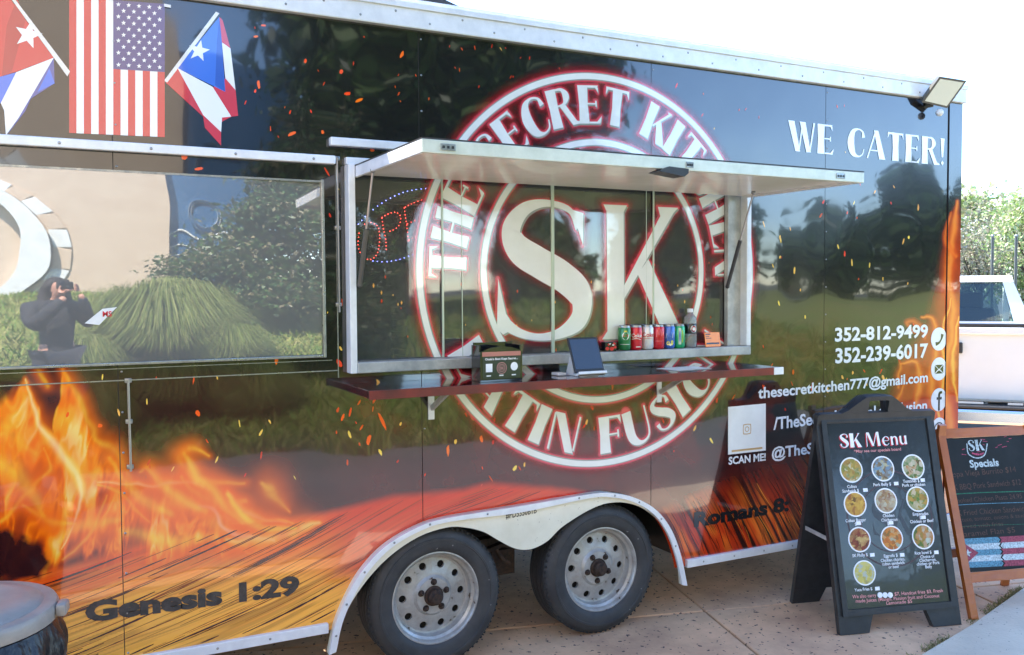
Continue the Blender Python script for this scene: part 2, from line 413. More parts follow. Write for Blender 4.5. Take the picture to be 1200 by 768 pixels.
G = {
 'T': ([P_((0, .93), (.62, .93), (.62, 1), (0, 1)), P_((0, .93), (0, .78), (.06, .93)), P_((.62, .93), (.56, .93), (.62, .78)), stem(.2, .42, 0, .93)], .66),
 'H': ([stem(0, .21), stem(.43, .64), P_((.21, .48), (.43, .48), (.43, .53), (.21, .53))], .72),
 'E': ([stem(0, .22), P_((.24, .94), (.5, .94), (.52, 1), (.24, 1)), P_((.44, .94), (.52, .8), (.52, .94)), P_((.22, .5), (.42, .5), (.42, .54), (.22, .54)), P_((.42, .44), (.46, .44), (.46, .6), (.42, .6)), P_((.24, 0), (.52, 0), (.54, .05), (.24, .05)), P_((.44, .05), (.54, .05), (.57, .2))], .6),
 'S': ([strip([(.47, .72), (.45, .9), (.28, .97), (.1, .88), (.08, .74), (.2, .58), (.36, .43), (.45, .25), (.36, .08), (.2, .025), (.07, .1), (.03, .28)], [.1, .05, .05, .1, .16, .21, .22, .17, .09, .05, .05, .1])], .56),
 'C': ([strip([(.6, .7), (.56, .9), (.38, .97), (.2, .85), (.125, .5), (.2, .15), (.38, .03), (.55, .1), (.62, .3)], [.12, .06, .06, .16, .25, .2, .07, .04, .03])], .66),
 'R': ([stem(0, .22), strip([(.22, .97), (.4, .95), (.48, .78), (.4, .59), (.22, .55)], [.05, .08, .17, .08, .04]), P_((.27, .53), (.42, .55), (.62, .09), (.74, .04), (.72, 0), (.5, 0))], .7),
 'K': ([stem(0, .22), P_((.22, .42), (.26, .40), (.62, .97), (.64, 1), (.5, 1), (.54, .95)), P_((.31, .5), (.42, .64), (.72, 0), (.47, 0))], .7),
 'I': ([stem(0, .23)], .32),
 'N': ([P_((0, 0), (.045, 0), (.045, .98), (0, .98)), P_((0.02, 1), (.24, 1), (.62, 0), (.42, 0)), P_((.59, 0.08), (.63, 0.08), (.63, 1), (.59, 1))], .7),
 'L': ([stem(0, .22), P_((.24, 0), (.5, 0), (.52, .05), (.24, .05)), P_((.4, .05), (.52, .05), (.55, .24))], .58),
 'A': ([P_((0, 0), (.05, 0), (.37, .97), (.31, .97)), P_((.27, 1), (.44, 1), (.72, 0), (.48, 0)), P_((.14, .27), (.5, .27), (.5, .31), (.155, .31))], .74),
 'F': ([stem(0, .22), P_((.24, .94), (.5, .94), (.52, 1), (.24, 1)), P_((.44, .94), (.52, .78), (.52, .94)), P_((.22, .48), (.42, .48), (.42, .52), (.22, .52)), P_((.42, .4), (.46, .4), (.46, .6), (.42, .6))], .56),
 'U': ([strip([(.11, 1), (.11, .35), (.2, .1), (.36, .03), (.52, .12), (.58, .35), (.58, 1)], [.23, .22, .18, .09, .05, .04, .04])], .68),
 'O': ([strip([(.4, .97), (.2, .86), (.12, .5), (.2, .14), (.4, .03), (.58, .16), (.66, .5), (.58, .84), (.4, .97)], [.05, .15, .24, .17, .05, .06, .1, .06, .05])], .76),
 'W': ([P_((0, 1), (.22, 1), (.42, 0), (.26, 0)), P_((.36, 0), (.4, 0), (.52, .9), (.47, .9)), P_((.4, 1), (.6, 1), (.8, 0), (.64, 0)), P_((.74, 0.02), (.78, 0), (.94, 1), (.88, 1))], .98),
 'M': ([P_((0, 0), (.05, 0), (.08, .97), (.04, .97)), P_((.05, 1), (.22, 1), (.5, .02), (.36, .02)), P_((.42, .02), (.46, .02), (.76, .98), (.7, .98)), P_((.72, 1), (.86, 1), (.92, 0), (.74, 0))], .98),
 'e': ([strip([(.08, .34), (.44, .36), (.42, .55), (.26, .63), (.11, .5), (.08, .3), (.16, .08), (.32, .02), (.46, .14)], [.03, .03, .06, .04, .1, .13, .09, .04, .03])], .52),
 'n': ([stem(.02, .13, 0, .62), strip([(.12, .42), (.22, .58), (.34, .56), (.4, .42), (.4, 0)], [.03, .05, .1, .12, .12])], .52),
 'u': ([stem(.36, .47, 0, .62), strip([(.08, .62), (.08, .2), (.16, .05), (.28, .05), (.37, .2)], [.12, .12, .1, .05, .03])], .54),
 '!': ([P_((.05, .3), (.12, .3), (.17, 1), (0, 1)), P_((.02, .09), (.085, .0), (.15, .09), (.085, .18))], .2),
 ' ': ([], .34),
}
def glyph_add(mb, ch, fn, depth=0.0, mi=0, dstep=.00025):
    k = 0
    for it in G[ch][0]:
        d = depth + k * dstep; k += 1
        if it[0] == 'poly': mb.add([fn(x, y, d) for x, y in it[1]], [tuple(range(len(it[1])))], mi)
        else:
            A, B = it[1], it[2]; n = len(A)
            mb.add([fn(x, y, d) for x, y in A] + [fn(x, y, d) for x, y in B], [(i, i + 1, n + i + 1, n + i) for i in range(n - 1)], mi)
def glyph_samples(ch):
    """points with a half width, in glyph units, for the red glow"""
    out = []
    for it in G[ch][0]:
        if it[0] == 'poly':
            p = it[1]; c = p.mean(0)
            xs = np.arange(p[:, 0].min(), p[:, 0].max() + .01, .04); ys = np.arange(p[:, 1].min(), p[:, 1].max() + .01, .04)
            for x in xs:
                for y in ys:
                    ins = False; j = len(p) - 1
                    for i in range(len(p)):
                        if (p[i, 1] > y) != (p[j, 1] > y) and x < (p[j, 0] - p[i, 0]) * (y - p[i, 1]) / (p[j, 1] - p[i, 1] + 1e-12) + p[i, 0]: ins = not ins
                        j = i
                    if ins: out.append((x, y, .02))
            for i in range(len(p)):
                a, b2 = p[i], p[(i + 1) % len(p)]
                for t in np.linspace(0, 1, max(3, int(np.hypot(*(b2 - a)) / .012))): out.append((*(a + (b2 - a) * t), .005))
        else:
            A, B = it[1], it[2]
            for a, b2 in zip(A, B): out.append((*((a + b2) / 2), np.hypot(*(a - b2)) / 2))
    return out
def word_width(t): return sum(G[c][1] + .07 for c in t) - .07
def wallfn(Y=0.0):
    return lambda x, z, d: Vector((x, Y - d, z))

# ------------------------------------------------------------------ the setting: ground
mat('asphalt', (.055, .055, .057), .85, var=(3, (.075, .074, .072), 1), bump=(60, .004))
mat('slab', s2l(230, 184, 142), .8, var=(2.1, s2l(182, 142, 112), 1.0), bump=(45, .0025), spots=(36, .645, s2l(70, 56, 52)))
mat('joint', s2l(44, 36, 32), .95, var=(20, s2l(28, 24, 22), 1))
mat('concrete', s2l(212, 196, 172), .85, var=(2.2, s2l(190, 174, 152), .9), bump=(60, .003), spots=(55, .69, s2l(96, 92, 90)))
mat('lawn', s2l(112, 126, 58), .9, var=(1.1, s2l(126, 122, 70), .9), bump=(30, .03))
mb = MB(); mb.add([(-400, -400, -.05), (400, -400, -.05), (400, 400, -.05), (-400, 400, -.05)], [(0, 1, 2, 3)])
props(mb.build('ground', 'asphalt'), kind='structure')
mb = MB(); mb.add([(-9, -5.6, -.018), (9, -5.6, -.018), (9, 4.5, -.018), (-9, 4.5, -.018)], [(0, 1, 2, 3)])
pave = props(mb.build('pavement', 'joint'), kind='structure')
SR = math.radians(-14.5)
cs, sn = math.cos(SR), math.sin(SR)
j0 = Vector(on_ground(826, 716)); PIT = 1.52
slab_mesh = None
for i in range(-8, 6):
    for j in range(-5, 4):
        cx, cy = (i + .5) * PIT, (j + .5) * PIT
        x, y = j0.x + cs * cx - sn * cy, j0.y + sn * cx + cs * cy
        if not (-8 < x < 8 and -5.2 < y < 4): continue
        if slab_mesh is None:
            mb = MB(); g = PIT / 2 - .005
            mb.box(-g, g, -g, g, -.06, 0, bev=.006)
            o = mb.build('paving_slab', 'slab', pave); slab_mesh = o.data
        else:
            o = bpy.data.objects.new('paving_slab', slab_mesh); COL.objects.link(o); o.parent = pave
        q = random.choice((0, 1, 2, 3)) * math.pi / 2
        o.location = (x, y, random.uniform(-.0015, .0015)); o.rotation_euler = (0, 0, SR + q)
mat('road_grey', (.13, .13, .128), .85, var=(1.5, (.17, .168, .162), .9), bump=(70, .004), spots=(30, .70, (.07, .07, .07)))
mb = MB(); mb.add([(-9, -5.6, .010), (9, -5.6, .010), (9, -2.05, .010), (-9, -1.75, .010)], [(0, 1, 2, 3)])
props(mb.build('road', 'road_grey'), kind='structure')
# grey concrete apron with a mossy joint
ja, jb, jc = Vector(on_ground(1085, 768)), Vector(on_ground(1140, 735)), Vector(on_ground(1200, 692))
dj = (jc - ja).normalized()
jl, jr = ja - dj * 2.2, jc + dj * 3
path = [jl] + [ja + (jb - ja) * t for t in (0, .5)] + [jb + (jc - jb) * t for t in (0, .5, 1)] + [jr]
mb = MB(); poly = [(p.x, p.y) for p in path] + [(jr.x + 1.0, -2.3), (jl.x + .4, -2.3)]
mb.prism(poly, lambda x, y, d: Vector((x, y, d)), -.04, .014)
props(mb.build('concrete_apron', 'concrete'), kind='structure')
def blades(name, pts, hmin, hmax, cols, w=.006, parent=None, lean=.5):
    n = len(pts); P = np.asarray(pts); a = RNG.random(n) * 6.28; h = hmin + RNG.random(n) * (hmax - hmin)
    dx, dy = np.cos(a) * w, np.sin(a) * w
    lx, ly = RNG.normal(0, lean, n) * h, RNG.normal(0, lean, n) * h
    V = np.stack([P + np.c_[dx, dy, 0 * h], P - np.c_[dx, dy, 0 * h], P + np.c_[lx, ly, h]], 1).reshape(-1, 3)
    F = np.arange(3 * n).reshape(-1, 3)
    c = np.array(cols)[RNG.integers(0, len(cols), n)] * (0.7 + .6 * RNG.random((n, 1)))
    C = np.repeat(np.c_[c, np.ones(n)], 3, 0)
    return np_mesh(name, V, F, 'grass_blade', parent, C, 'stuff')
pts = []
for k in range(len(path) - 1):
    L_ = (path[k + 1] - path[k]).length
    for q in range(int(L_ * 1500)):
        p = path[k].lerp(path[k + 1], random.random())
        dens = vnoise(np.array([p.x * 5.0]), np.array([p.y * 5.0]))[0]
        if dens > .55: pts.append((p.x + random.gauss(-.008, .016), p.y + random.gauss(.012, .018), .001))
o = blades('joint_moss', pts, .004, .018, [s2l(140, 132, 84), s2l(164, 148, 104), s2l(116, 114, 66)], .003, lean=.8)
props(o, 'dry moss and grass growing in the joint beside the concrete apron', 'moss', kind='stuff')
# lawn behind the photographer, rising to the building
def lawn_z(x, y): return np.clip((-5.4 - y) / 7.0, 0, 1) ** 1.3 * 1.25 + .05 * np.sin(x * .9 + y)* np.clip((-5.6 - y), 0, 1)
gx, gy = np.linspace(-22, 40, 90), np.linspace(-34, -5.4, 60)
X, Y = np.meshgrid(gx, gy); Z = lawn_z(X, Y)
nx = len(gx); idx = np.arange(X.size).reshape(X.shape)
F = np.stack([idx[:-1, :-1], idx[:-1, 1:], idx[1:, 1:], idx[1:, :-1]], -1).reshape(-1, 4)
o = np_mesh('lawn', np.stack([X, Y, Z], -1).reshape(-1, 3), F, 'lawn'); props(o, kind='structure')
for p in o.data.polygons: p.use_smooth = True
q = np.c_[RNG.uniform(-6, 14, 42000), -5.4 - RNG.random(42000) ** 1.6 * 11]
o = blades('lawn_grass', np.c_[q, lawn_z(q[:, 0], q[:, 1])], .05, .22, [s2l(110, 138, 50), s2l(138, 150, 66), s2l(166, 160, 94), s2l(88, 118, 46)], .02)
props(o, 'long green grass on the sloping lawn behind the photographer', 'grass', kind='stuff')

# ------------------------------------------------------------------ food trailer
XL, XR, ZB, ZT = -3.0, 4.80, .262, 2.752
trailer = thing('food_trailer', (2.2, 1.1, 0), 0, 'black food trailer wrapped in flames and a round SK logo, serving hatch open', 'food trailer')
WX0, WX1, WZ0, WZ1 = 1.050, 3.112, 1.318, 2.165      # serving opening
# print art, in photo pixel terms, evaluated at each wall vertex
def stroke_field(px, py, pts, ws, soft=.55, warp=None):
    Q, q = crom(pts, ws, 7)
    best = np.full(px.shape, 9.0)
    x0, x1, y0, y1 = Q[:, 0].min() - 40, Q[:, 0].max() + 40, Q[:, 1].min() - 40, Q[:, 1].max() + 40
    m = (px > x0) & (px < x1) & (py > y0) & (py < y1)
    if not m.any(): return np.zeros(px.shape)
    x, y = px[m], py[m]; bm_ = np.full(x.shape, 9.0)
    for i in range(len(Q) - 1):
        a, d = Q[i], Q[i + 1] - Q[i]; L2 = d @ d + 1e-9
        t = np.clip(((x - a[0]) * d[0] + (y - a[1]) * d[1]) / L2, 0, 1)
        w = (q[i] + (q[i + 1] - q[i]) * t) * .5
        dd = np.hypot(x - a[0] - t * d[0], y - a[1] - t * d[1]) / np.maximum(w, .4)
        bm_ = np.minimum(bm_, dd)
    best[m] = bm_
    return np.exp(-(best / (1.0 + soft)) ** 2 * 1.6)
Z8 = lambda L_: [(x / 3, 400 + y / 3) for x, y in L_]       # traced on an enlargement of the lower left corner
FL = [  # (points, widths, brightness, hot)
 ([(210, 730), (255, 640), (286, 560), (268, 470), (205, 375), (135, 285), (108, 190), (96, 140)], [3, 6, 10, 22, 26, 14, 7, 3], 1.0, .85),
 ([(0, 640), (60, 572), (130, 500), (172, 440), (150, 370)], [6, 9, 8, 6, 3], .9, .7),
 ([(480, 540), (440, 450), (400, 375), (345, 345), (325, 300), (270, 210), (238, 140), (215, 80)], [10, 14, 12, 10, 9, 12, 10, 5], .95, .25),
 ([(165, 160), (140, 110), (125, 80)], [7, 8, 5], .8, .3),
 ([(600, 500), (560, 480), (525, 440), (500, 462)], [12, 14, 10, 4], .85, .45),
 ([(742, 402), (690, 382), (645, 385), (632, 420), (680, 478), (760, 500), (860, 500)], [4, 9, 12, 14, 14, 12, 6], .9, .3),
 ([(735, 525), (690, 497), (600, 502), (540, 512), (470, 505), (340, 490)], [5, 8, 9, 9, 8, 5], .9, .8),
 ([(1020, 600), (985, 560), (950, 520), (920, 498)], [3, 14, 22, 8], .9, .35),
 ([(800, 530), (845, 585), (920, 620), (1005, 640)], [4, 14, 10, 5], .95, .8),
 ([(820, 640), (880, 632), (960, 625), (1030, 640)], [4, 9, 8, 4], .8, .6),
 ([(340, 500), (430, 540), (480, 600), (525, 642)], [5, 8, 7, 4], .8, .5),
 ([(80, 575), (170, 630), (260, 640)], [6, 16, 6], .85, .65),
 ([(700, 580), (760, 600), (785, 655), (860, 690), (960, 705)], [10, 14, 12, 16, 8], 1.0, 1.0),
 ([(220, 770), (300, 700), (350, 610), (372, 540)], [4, 6, 5, 3], .9, .5),
 ([(0, 430), (60, 460), (120, 540), (150, 610)], [30, 34, 24, 10], .8, .55),
 ([(20, 300), (70, 360), (120, 400)], [24, 20, 10], .6, .2),
 ([(560, 590), (640, 560), (720, 600), (790, 690), (860, 720)], [26, 34, 30, 20, 10], .7, .35),
 ([(420, 660), (520, 690), (640, 700), (760, 690)], [14, 24, 26, 16], .6, .4),
 ([(800, 700), (920, 700), (1040, 670), (1130, 640)], [10, 24, 24, 8], .9, .75),
 ([(200, 700), (250, 660), (330, 640), (420, 620)], [10, 20, 24, 10], .6, .2),
 ([(640, 480), (700, 540), (790, 570), (860, 560)], [8, 16, 18, 8], .7, .3),
 ([(650, 395), (690, 470), (760, 540), (850, 640)], [10, 20, 18, 6], .95, .35),
 ([(520, 445), (570, 510), (640, 560), (720, 600)], [6, 16, 18, 10], .9, .4),
 ([(380, 400), (440, 500), (520, 570), (600, 610)], [8, 16, 20, 12], .85, .3),
 ([(800, 540), (860, 620), (930, 660), (1040, 660)], [8, 18, 16, 6], .95, .6),
]
FR = [  # right corner flames, photo pixels
 ([(1112, 500), (1106, 440), (1116, 380), (1110, 320), (1118, 260), (1121, 235)], [14, 13, 11, 10, 7, 3], 1.0, .45),
 ([(1095, 500), (1090, 450), (1098, 410), (1092, 375), (1080, 372)], [8, 9, 7, 5, 3], .9, .4),
 ([(1070, 490), (1078, 450), (1074, 425), (1056, 425)], [5, 7, 5, 3], .8, .4),
 ([(1052, 455), (1056, 430), (1052, 418)], [3, 4, 2], .7, .3),
 ([(1085, 395), (1074, 378), (1064, 380), (1072, 390)], [3, 6, 5, 3], .7, .1),
 ([(1118, 300), (1108, 280), (1114, 250)], [4, 5, 2], .8, .2),
 ([(1104, 500), (1100, 470), (1108, 430), (1104, 395), (1112, 350)], [3, 5, 5, 4, 2], 1.0, .9),
 ([(1120, 470), (1116, 420), (1122, 370)], [3, 5, 2], 1.0, .9),
 ([(1040, 480), (1052, 468), (1060, 450)], [3, 5, 2], .7, .3),
]
def lerp3(a, b2, t): return a * (1 - t[..., None]) + np.array(b2) * t[..., None]
def art(px, py):
    S = px.shape
    rgb = np.ones(S + (3,)) * np.array((.010, .009, .010))
    n1 = fbm(px * .012, py * .012, 5); n2 = fbm(px * .03 + 40, py * .03, 4); n3 = fbm(px * .006 + 9, py * .009 + 3, 4)
    # smoky red dusk around and below the logo
    k = sstep(430, 560, py + 60 * (n1 - .5)) * sstep(330, 450, px) * (1 - sstep(740, 860, px + 90 * (n3 - .5))) * (.35 + 1.0 * n1)
    rgb = lerp3(rgb, s2l(128, 38, 34), np.clip(k * .42, 0, 1))
    k = sstep(.5, .75, n2) * sstep(300, 480, py) * sstep(380, 430, px) * (1 - sstep(930, 1010, px))
    rgb = lerp3(rgb, s2l(110, 26, 18), k * .45)
    k = sstep(500, 590, py) * sstep(600, 860, px) * (1 - sstep(1000, 1060, px)) * (.3 + .9 * n2)
    rgb = lerp3(rgb, s2l(112, 24, 16), np.clip(k * .6, 0, 1))
    # dark wine smoke between the left flames
    k = sstep(425, 450, py) * (1 - sstep(300, 420, px)) * (.4 + n1)
    rgb = lerp3(rgb, s2l(70, 16, 20), np.clip(k * .5, 0, 1))
    # wooden plank, left
    xs = np.array([-900, 0, 20, 43, 83, 133, 200, 270, 333, 400, 461, 543, 575, 640, 700, 760, 800, 830, 870, 930, 1010, 1100, 1200])
    ys = np.array([760, 690, 680, 668, 663, 647, 632, 618, 610, 598, 582, 574, 566, 572, 580, 604, 586, 572, 560, 548, 540, 530, 520])
    edge = np.interp(px, xs, ys) + 5 * (n2 - .5)
    right = sstep(730, 800, px)
    soft = 6 + 40 * sstep(820, 940, px) + 16 * (1 - sstep(0, 200, px)) * 0
    wmask = sstep(-soft, soft, py - edge)
    wx = 20 * (fbm(px * .006, py * .008 + 7, 2) - .5)
    sL = py + (.27 + .00035 * np.clip(px, -200, 500)) * px + wx
    tL = px * .9 - py * .4
    sR = (px - 700) - .52 * (py - 600) + .0012 * (py - 600) ** 2 + 8 * (fbm(px * .02, py * .012, 2) - .5)
    tR = py + .3 * px
    gl_ = vnoise(sL * .30, tL * .006 + 3) * .6 + vnoise(sL * .75, tL * .012) * .4
    line = np.maximum(sstep(.50, .66, vnoise(sL * .38 + 11, tL * .006)) * sstep(.25, .5, vnoise(sL * .06, tL * .015 + 5)), 4 * .1 * sstep(.55, .7, vnoise(sL * .6 + 4, tL * .012 + 9)))
    deep = sstep(.70, .88, vnoise(sL * .16 + 30, tL * .004 + 8))
    yl = sstep(0, 90, py - edge)
    base = lerp3(np.ones(S + (3,)) * np.array(s2l(236, 76, 8)), s2l(255, 178, 66), np.clip(yl * 1.0 + .5 * (gl_ - .4), 0, 1))
    redd = sstep(330, 430, px) * (1 - sstep(660, 700, py))
    base = lerp3(base, s2l(216, 44, 6), redd * .85)
    base = lerp3(base, s2l(84, 24, 4), np.clip(line * (.12 + .22 * sstep(10, 70, py - edge)), 0, 1))
    base = lerp3(base, s2l(84, 18, 8), deep * .3)
    lr = sstep(.52, .70, vnoise(sR * .30, tR * .010 + 2)) * sstep(.25, .5, vnoise(sR * .05 + 3, tR * .02))
    lr2 = sstep(.6, .8, vnoise(sR * .62 + 9, tR * .014))
    baseR = lerp3(np.ones(S + (3,)) * np.array(s2l(206, 62, 22)), s2l(240, 118, 38), sstep(.45, .75, fbm(sR * .06, tR * .02, 3)))
    baseR = lerp3(baseR, s2l(120, 22, 12), sstep(.5, .8, n1) * .7)
    baseR = lerp3(baseR, (.012, .006, .005), np.clip(lr * .95, 0, 1))
    baseR = lerp3(baseR, s2l(60, 14, 8), lr2 * .6)
    baseR = lerp3(baseR, s2l(70, 14, 10), sstep(60, -10, py - edge) * .55 if False else (1 - sstep(-10, 60, py - edge)) * .7)
    wood = base * (1 - right[..., None]) + baseR * right[..., None]
    rgb = rgb * (1 - wmask[..., None]) + wood * wmask[..., None]
    # left fire
    sel = (px < 440) & (py > 395)
    if sel.any():
        x, y = px[sel], py[sel]
        wxx = x + 10 * (fbm(x * .03, y * .03, 3) - .5); wyy = y + 10 * (fbm(x * .03 + 50, y * .03, 3) - .5)
        top = np.interp(wxx, [-900, -200, 0, 30, 36, 50, 64, 71, 76, 87, 110, 133, 157, 173, 190, 213, 233, 287, 300, 333, 383, 430], [330, 430, 470, 444, 448, 492, 500, 446, 424, 462, 506, 528, 566, 550, 562, 532, 552, 572, 590, 606, 613, 640])
        low = np.interp(x, [-900, 0, 100, 200, 300, 400], [700, 668, 664, 650, 650, 630])
        inside = sstep(-3, 14 + 50 * sstep(110, 230, x), wyy - top) * (1 - sstep(385, 430, x)) * (1 - sstep(-22, 18, y - low))
        # licking sheets: noise stretched along the flow, warped twice
        th = np.interp(x, [-50, 60, 140, 260, 400], [1.25, 1.15, .95, .35, .25])
        al, ac = x * np.cos(th) - y * np.sin(th), x * np.sin(th) + y * np.cos(th)
        q1 = fbm(al * .010 + 3, ac * .022, 3); q2 = fbm(al * .012 + 31, ac * .024 + 9, 3)
        v = fbm(al * .009 + 2.0 * q1, ac * .015 + 2.2 * q2, 4)
        sheet = 1 - np.abs(2 * fbm(al * .010 + 2.2 * q2 + 7, ac * .015 + 2.2 * q1, 3) - 1) * 1.7
        v = np.clip((v - .33) * 2.9, 0, 1); sheet = np.clip(sheet, 0, 1) ** 3
        leftness = 1 - sstep(40, 330, x)
        heat = np.clip(.22 + .62 * v + .42 * sheet - .30 * sstep(0, 1, (y - 630) / 40) + .10 * leftness, 0, 1.2)
        c = rgb[sel]
        fire = np.empty(c.shape)
        st = np.array([0, .25, .5, .75, 1.0, 1.2]); cc = np.array([s2l(78, 18, 14), s2l(180, 46, 12), s2l(242, 92, 6), s2l(255, 134, 16), s2l(255, 192, 56), s2l(255, 234, 130)])
        for i_ in range(3): fire[:, i_] = np.interp(heat, st, cc[:, i_])
        k = np.clip(inside * (.05 + .35 * leftness + 1.0 * v + .7 * sheet), 0, .97)[:, None]
        c = c * (1 - k) + fire * k
        for pts, ws, br, h in FL:
            f = stroke_field(wxx, wyy, Z8(pts), [w * 1.25 for w in ws], 1.2)
            core = stroke_field(wxx, wyy, Z8(pts), [w * .42 for w in ws], .8)
            c = lerp3(c, s2l(250, 102, 6), np.clip(f * br * .72, 0, 1))
            c = lerp3(c, s2l(255, 208, 56), np.clip(core * (.2 + .7 * h) * (.45 + .8 * v), 0, .95))
            c = lerp3(c, s2l(255, 240, 196), np.clip(core ** 3 * (h - .7) * 2.4, 0, 1))
        # dark wine column and burnt log
        k = 1 - sstep(.55, 1.5, ((x - 8) / 50) ** 2 + ((y - 652 - .1 * x) / 26) ** 2 + 1.5 * (fbm(x * .05, y * .05 + 4, 4) - .5))
        c = lerp3(c, s2l(48, 18, 20), np.minimum(k * 1.2, .98))
        rgb[sel] = c
    sel = (px > 1020) & (py > 200)
    if sel.any():
        x, y = px[sel], py[sel]
        wxx = x + 6 * (fbm(x * .08, y * .05, 3) - .5); wyy = y + 8 * (fbm(x * .06 + 50, y * .04, 3) - .5)
        c = rgb[sel]
        lim = np.interp(y, [230, 300, 370, 430, 500], [1118, 1104, 1086, 1050, 1030])
        k = sstep(-6, 16, wxx - lim) * sstep(225, 300, y)
        c = lerp3(c, s2l(196, 62, 18), np.clip(k * (.25 + .9 * fbm(x * .07, y * .035, 4)), 0, 1))
        for pts, ws, br, h in FR:
            f = stroke_field(wxx, wyy, pts, ws, .5); core = f ** 3
            c = lerp3(c, s2l(238, 84, 22), np.clip(f * br * .95, 0, 1))
            c = lerp3(c, s2l(255, 180, 70), np.clip(core * h, 0, 1))
        rgb[sel] = c
    return np.clip(rgb, 0, 1)

# fender outline (photo pixels -> wall)
f_out = [(383, 764), (390, 730), (402, 700), (420, 668), (448, 638), (485, 616), (520, 605), (600, 592), (690, 577), (718, 577), (742, 583), (765, 597), (782, 620), (793, 650), (800, 684)]
f_in = [(394, 752), (401, 722), (423, 685), (453, 652), (488, 628), (521, 617), (543, 617), (564, 622), (580, 631), (597, 640), (610, 643), (624, 641), (640, 632), (654, 618), (673, 605), (691, 595), (708, 589), (729, 588), (751, 595), (772, 611), (787, 632), (793.5, 655), (796, 684)]
cr = lambda L_, n: crom([on_wall(*p) for p in L_], [1] * len(L_), n)[0]
FO, FI = cr(f_out, 5), cr(f_in, 4)
cen = np.array((1.83, .40))
hole = [tuple(cen + (p - cen) * .965) for p in FO]
hole = [(hole[0][0], .2)] + hole + [(hole[-1][0], .2)]
def inpoly(x, y, poly):
    ins = np.zeros(x.shape, bool); j = len(poly) - 1
    for i in range(len(poly)):
        xi, yi = poly[i]; xj, yj = poly[j]
        c = ((yi > y) != (yj > y)) & (x < (xj - xi) * (y - yi) / (yj - yi + 1e-12) + xi)
        ins ^= c; j = i
    return ins
seams = [XL, -2.21, -1.02, .172, 1.358, 2.551, 3.698, 4.685]
for i in range(len(seams) - 1):
    a, e = seams[i] + .0015, seams[i + 1] - .0015
    fine = i >= 6
    step = .02 if e < -.3 else (.0034 if i == 2 else .0026 if i == 3 else .0036)
    xs = np.linspace(a, e, int((e - a) / step) + 1)
    zl = np.r_[np.arange(ZB, .75, step), np.arange(.75, 1.38, max(step, .0042)), np.arange(1.38, ZT - .002, .0055 if fine else .012), ZT]
    X, Z = np.meshgrid(xs, zl)
    px, py = project(X, 0 * X, Z)
    C = art(px, py)
    idx = np.arange(X.size).reshape(X.shape)
    F = np.stack([idx[:-1, :-1], idx[:-1, 1:], idx[1:, 1:], idx[1:, :-1]], -1).reshape(-1, 4)
    fx, fz = X.ravel()[F].mean(1), Z.ravel()[F].mean(1)
    drop = ((fx > WX0) & (fx < WX1) & (fz > WZ0) & (fz < WZ1)) | inpoly(fx, fz, hole)
    o = np_mesh('wall_panel', np.stack([X, 0 * X, Z], -1).reshape(-1, 3), F[~drop], 'wrap', trailer, np.concatenate([C.reshape(-1, 3), np.ones((X.size, 1))], 1))
    o.data.polygons.foreach_set('use_smooth', [True] * len(o.data.polygons))
# shell behind the skin: floor, roof, back and end walls, seam backing
mb = MB()
mb.box(XL, XR, 2.08, 2.12, ZB, ZT, 0); mb.box(XL, XL + .04, .03, 2.08, ZB, ZT, 0); mb.box(XR - .04, XR - .001, .03, 2.08, ZB, ZT, 0)
mb.box(XL + .04, XR - .04, .7, 2.08, .36, .42, 0)
mb.box(XL + .04, .9, .03, .7, .36, .42, 0); mb.box(2.8, XR - .04, .03, .7, .36, .42, 0)
mb.build('body_shell', 'dark_shell', trailer)
mb = MB(); mb.box(XL, XR, -.012, 2.12, ZT + .09, ZT + .12, 0, .008); mb.build('roof', 'alu_white', trailer)
for s in seams[1:-1]:
    mb = MB()
    mb.box(s - .02, s + .02, .002, .012, 1.05 if .9 < s < 2.8 else ZB + .01, WZ0 - .08 if WX0 < s < WX1 else ZT)
    mb.build('seam_backing', 'dark_shell', trailer)
    if WX0 < s < WX1:
        mb = MB(); mb.box(s - .02, s + .02, .002, .012, WZ1 + .08, ZT); mb.build('seam_backing', 'dark_shell', trailer)
mb = MB()
for s in seams[3:]:
    for k in range(40):
        z = ZB + .05 + k * .15
        if z > ZT - .03: break
        if WX0 - .05 < s < WX1 and WZ0 - .12 < z < WZ1 + .05: continue
        if .9 < s < 2.8 and z < 1.0: continue
        mb.sphere((s + .012, -.0005, z), .0042, 6, 0, (1, .6, 1))
mb.build('rivet_row', 'steel', trailer)['kind'] = 'stuff'
mb = MB(); mb.box(4.687, XR, -.004, .04, ZB, ZT, 0)
# corner trim carries the flame print too
xs = np.linspace(4.687, XR, 28); zl = np.arange(ZB, ZT, .0055); X, Z = np.meshgrid(xs, zl); px, py = project(X, 0 * X, Z); C = art(px, py)
idx = np.arange(X.size).reshape(X.shape); F = np.stack([idx[:-1, :-1], idx[:-1, 1:], idx[1:, 1:], idx[1:, :-1]], -1).reshape(-1, 4)
mb.build('corner_post', 'dark_shell', trailer)
np_mesh('corner_trim', np.stack([X, 0 * X - .0065, Z], -1).reshape(-1, 3), F, 'wrap', trailer, np.concatenate([C.reshape(-1, 3), np.ones((X.size, 1))], 1))
# top rail with screws
rail = MB(); rail.box(XL, XR + .01, -.028, .03, ZT - .006, ZT + .092, 0, .005); rail.box(XL, XR + .01, -.036, -.0285, ZT + .072, ZT + .097, 0, .002)
rail = rail.build('roof_rail', 'alu_white', trailer)
mb = MB()
for k in range(52): mb.sphere((XL + .05 + k * .15, -.0285, ZT + (.02 if k % 2 else .055)), .005, 6, 0, (1, .5, 1))
mb.build('screw_row', 'alu', rail)['kind'] = 'stuff'
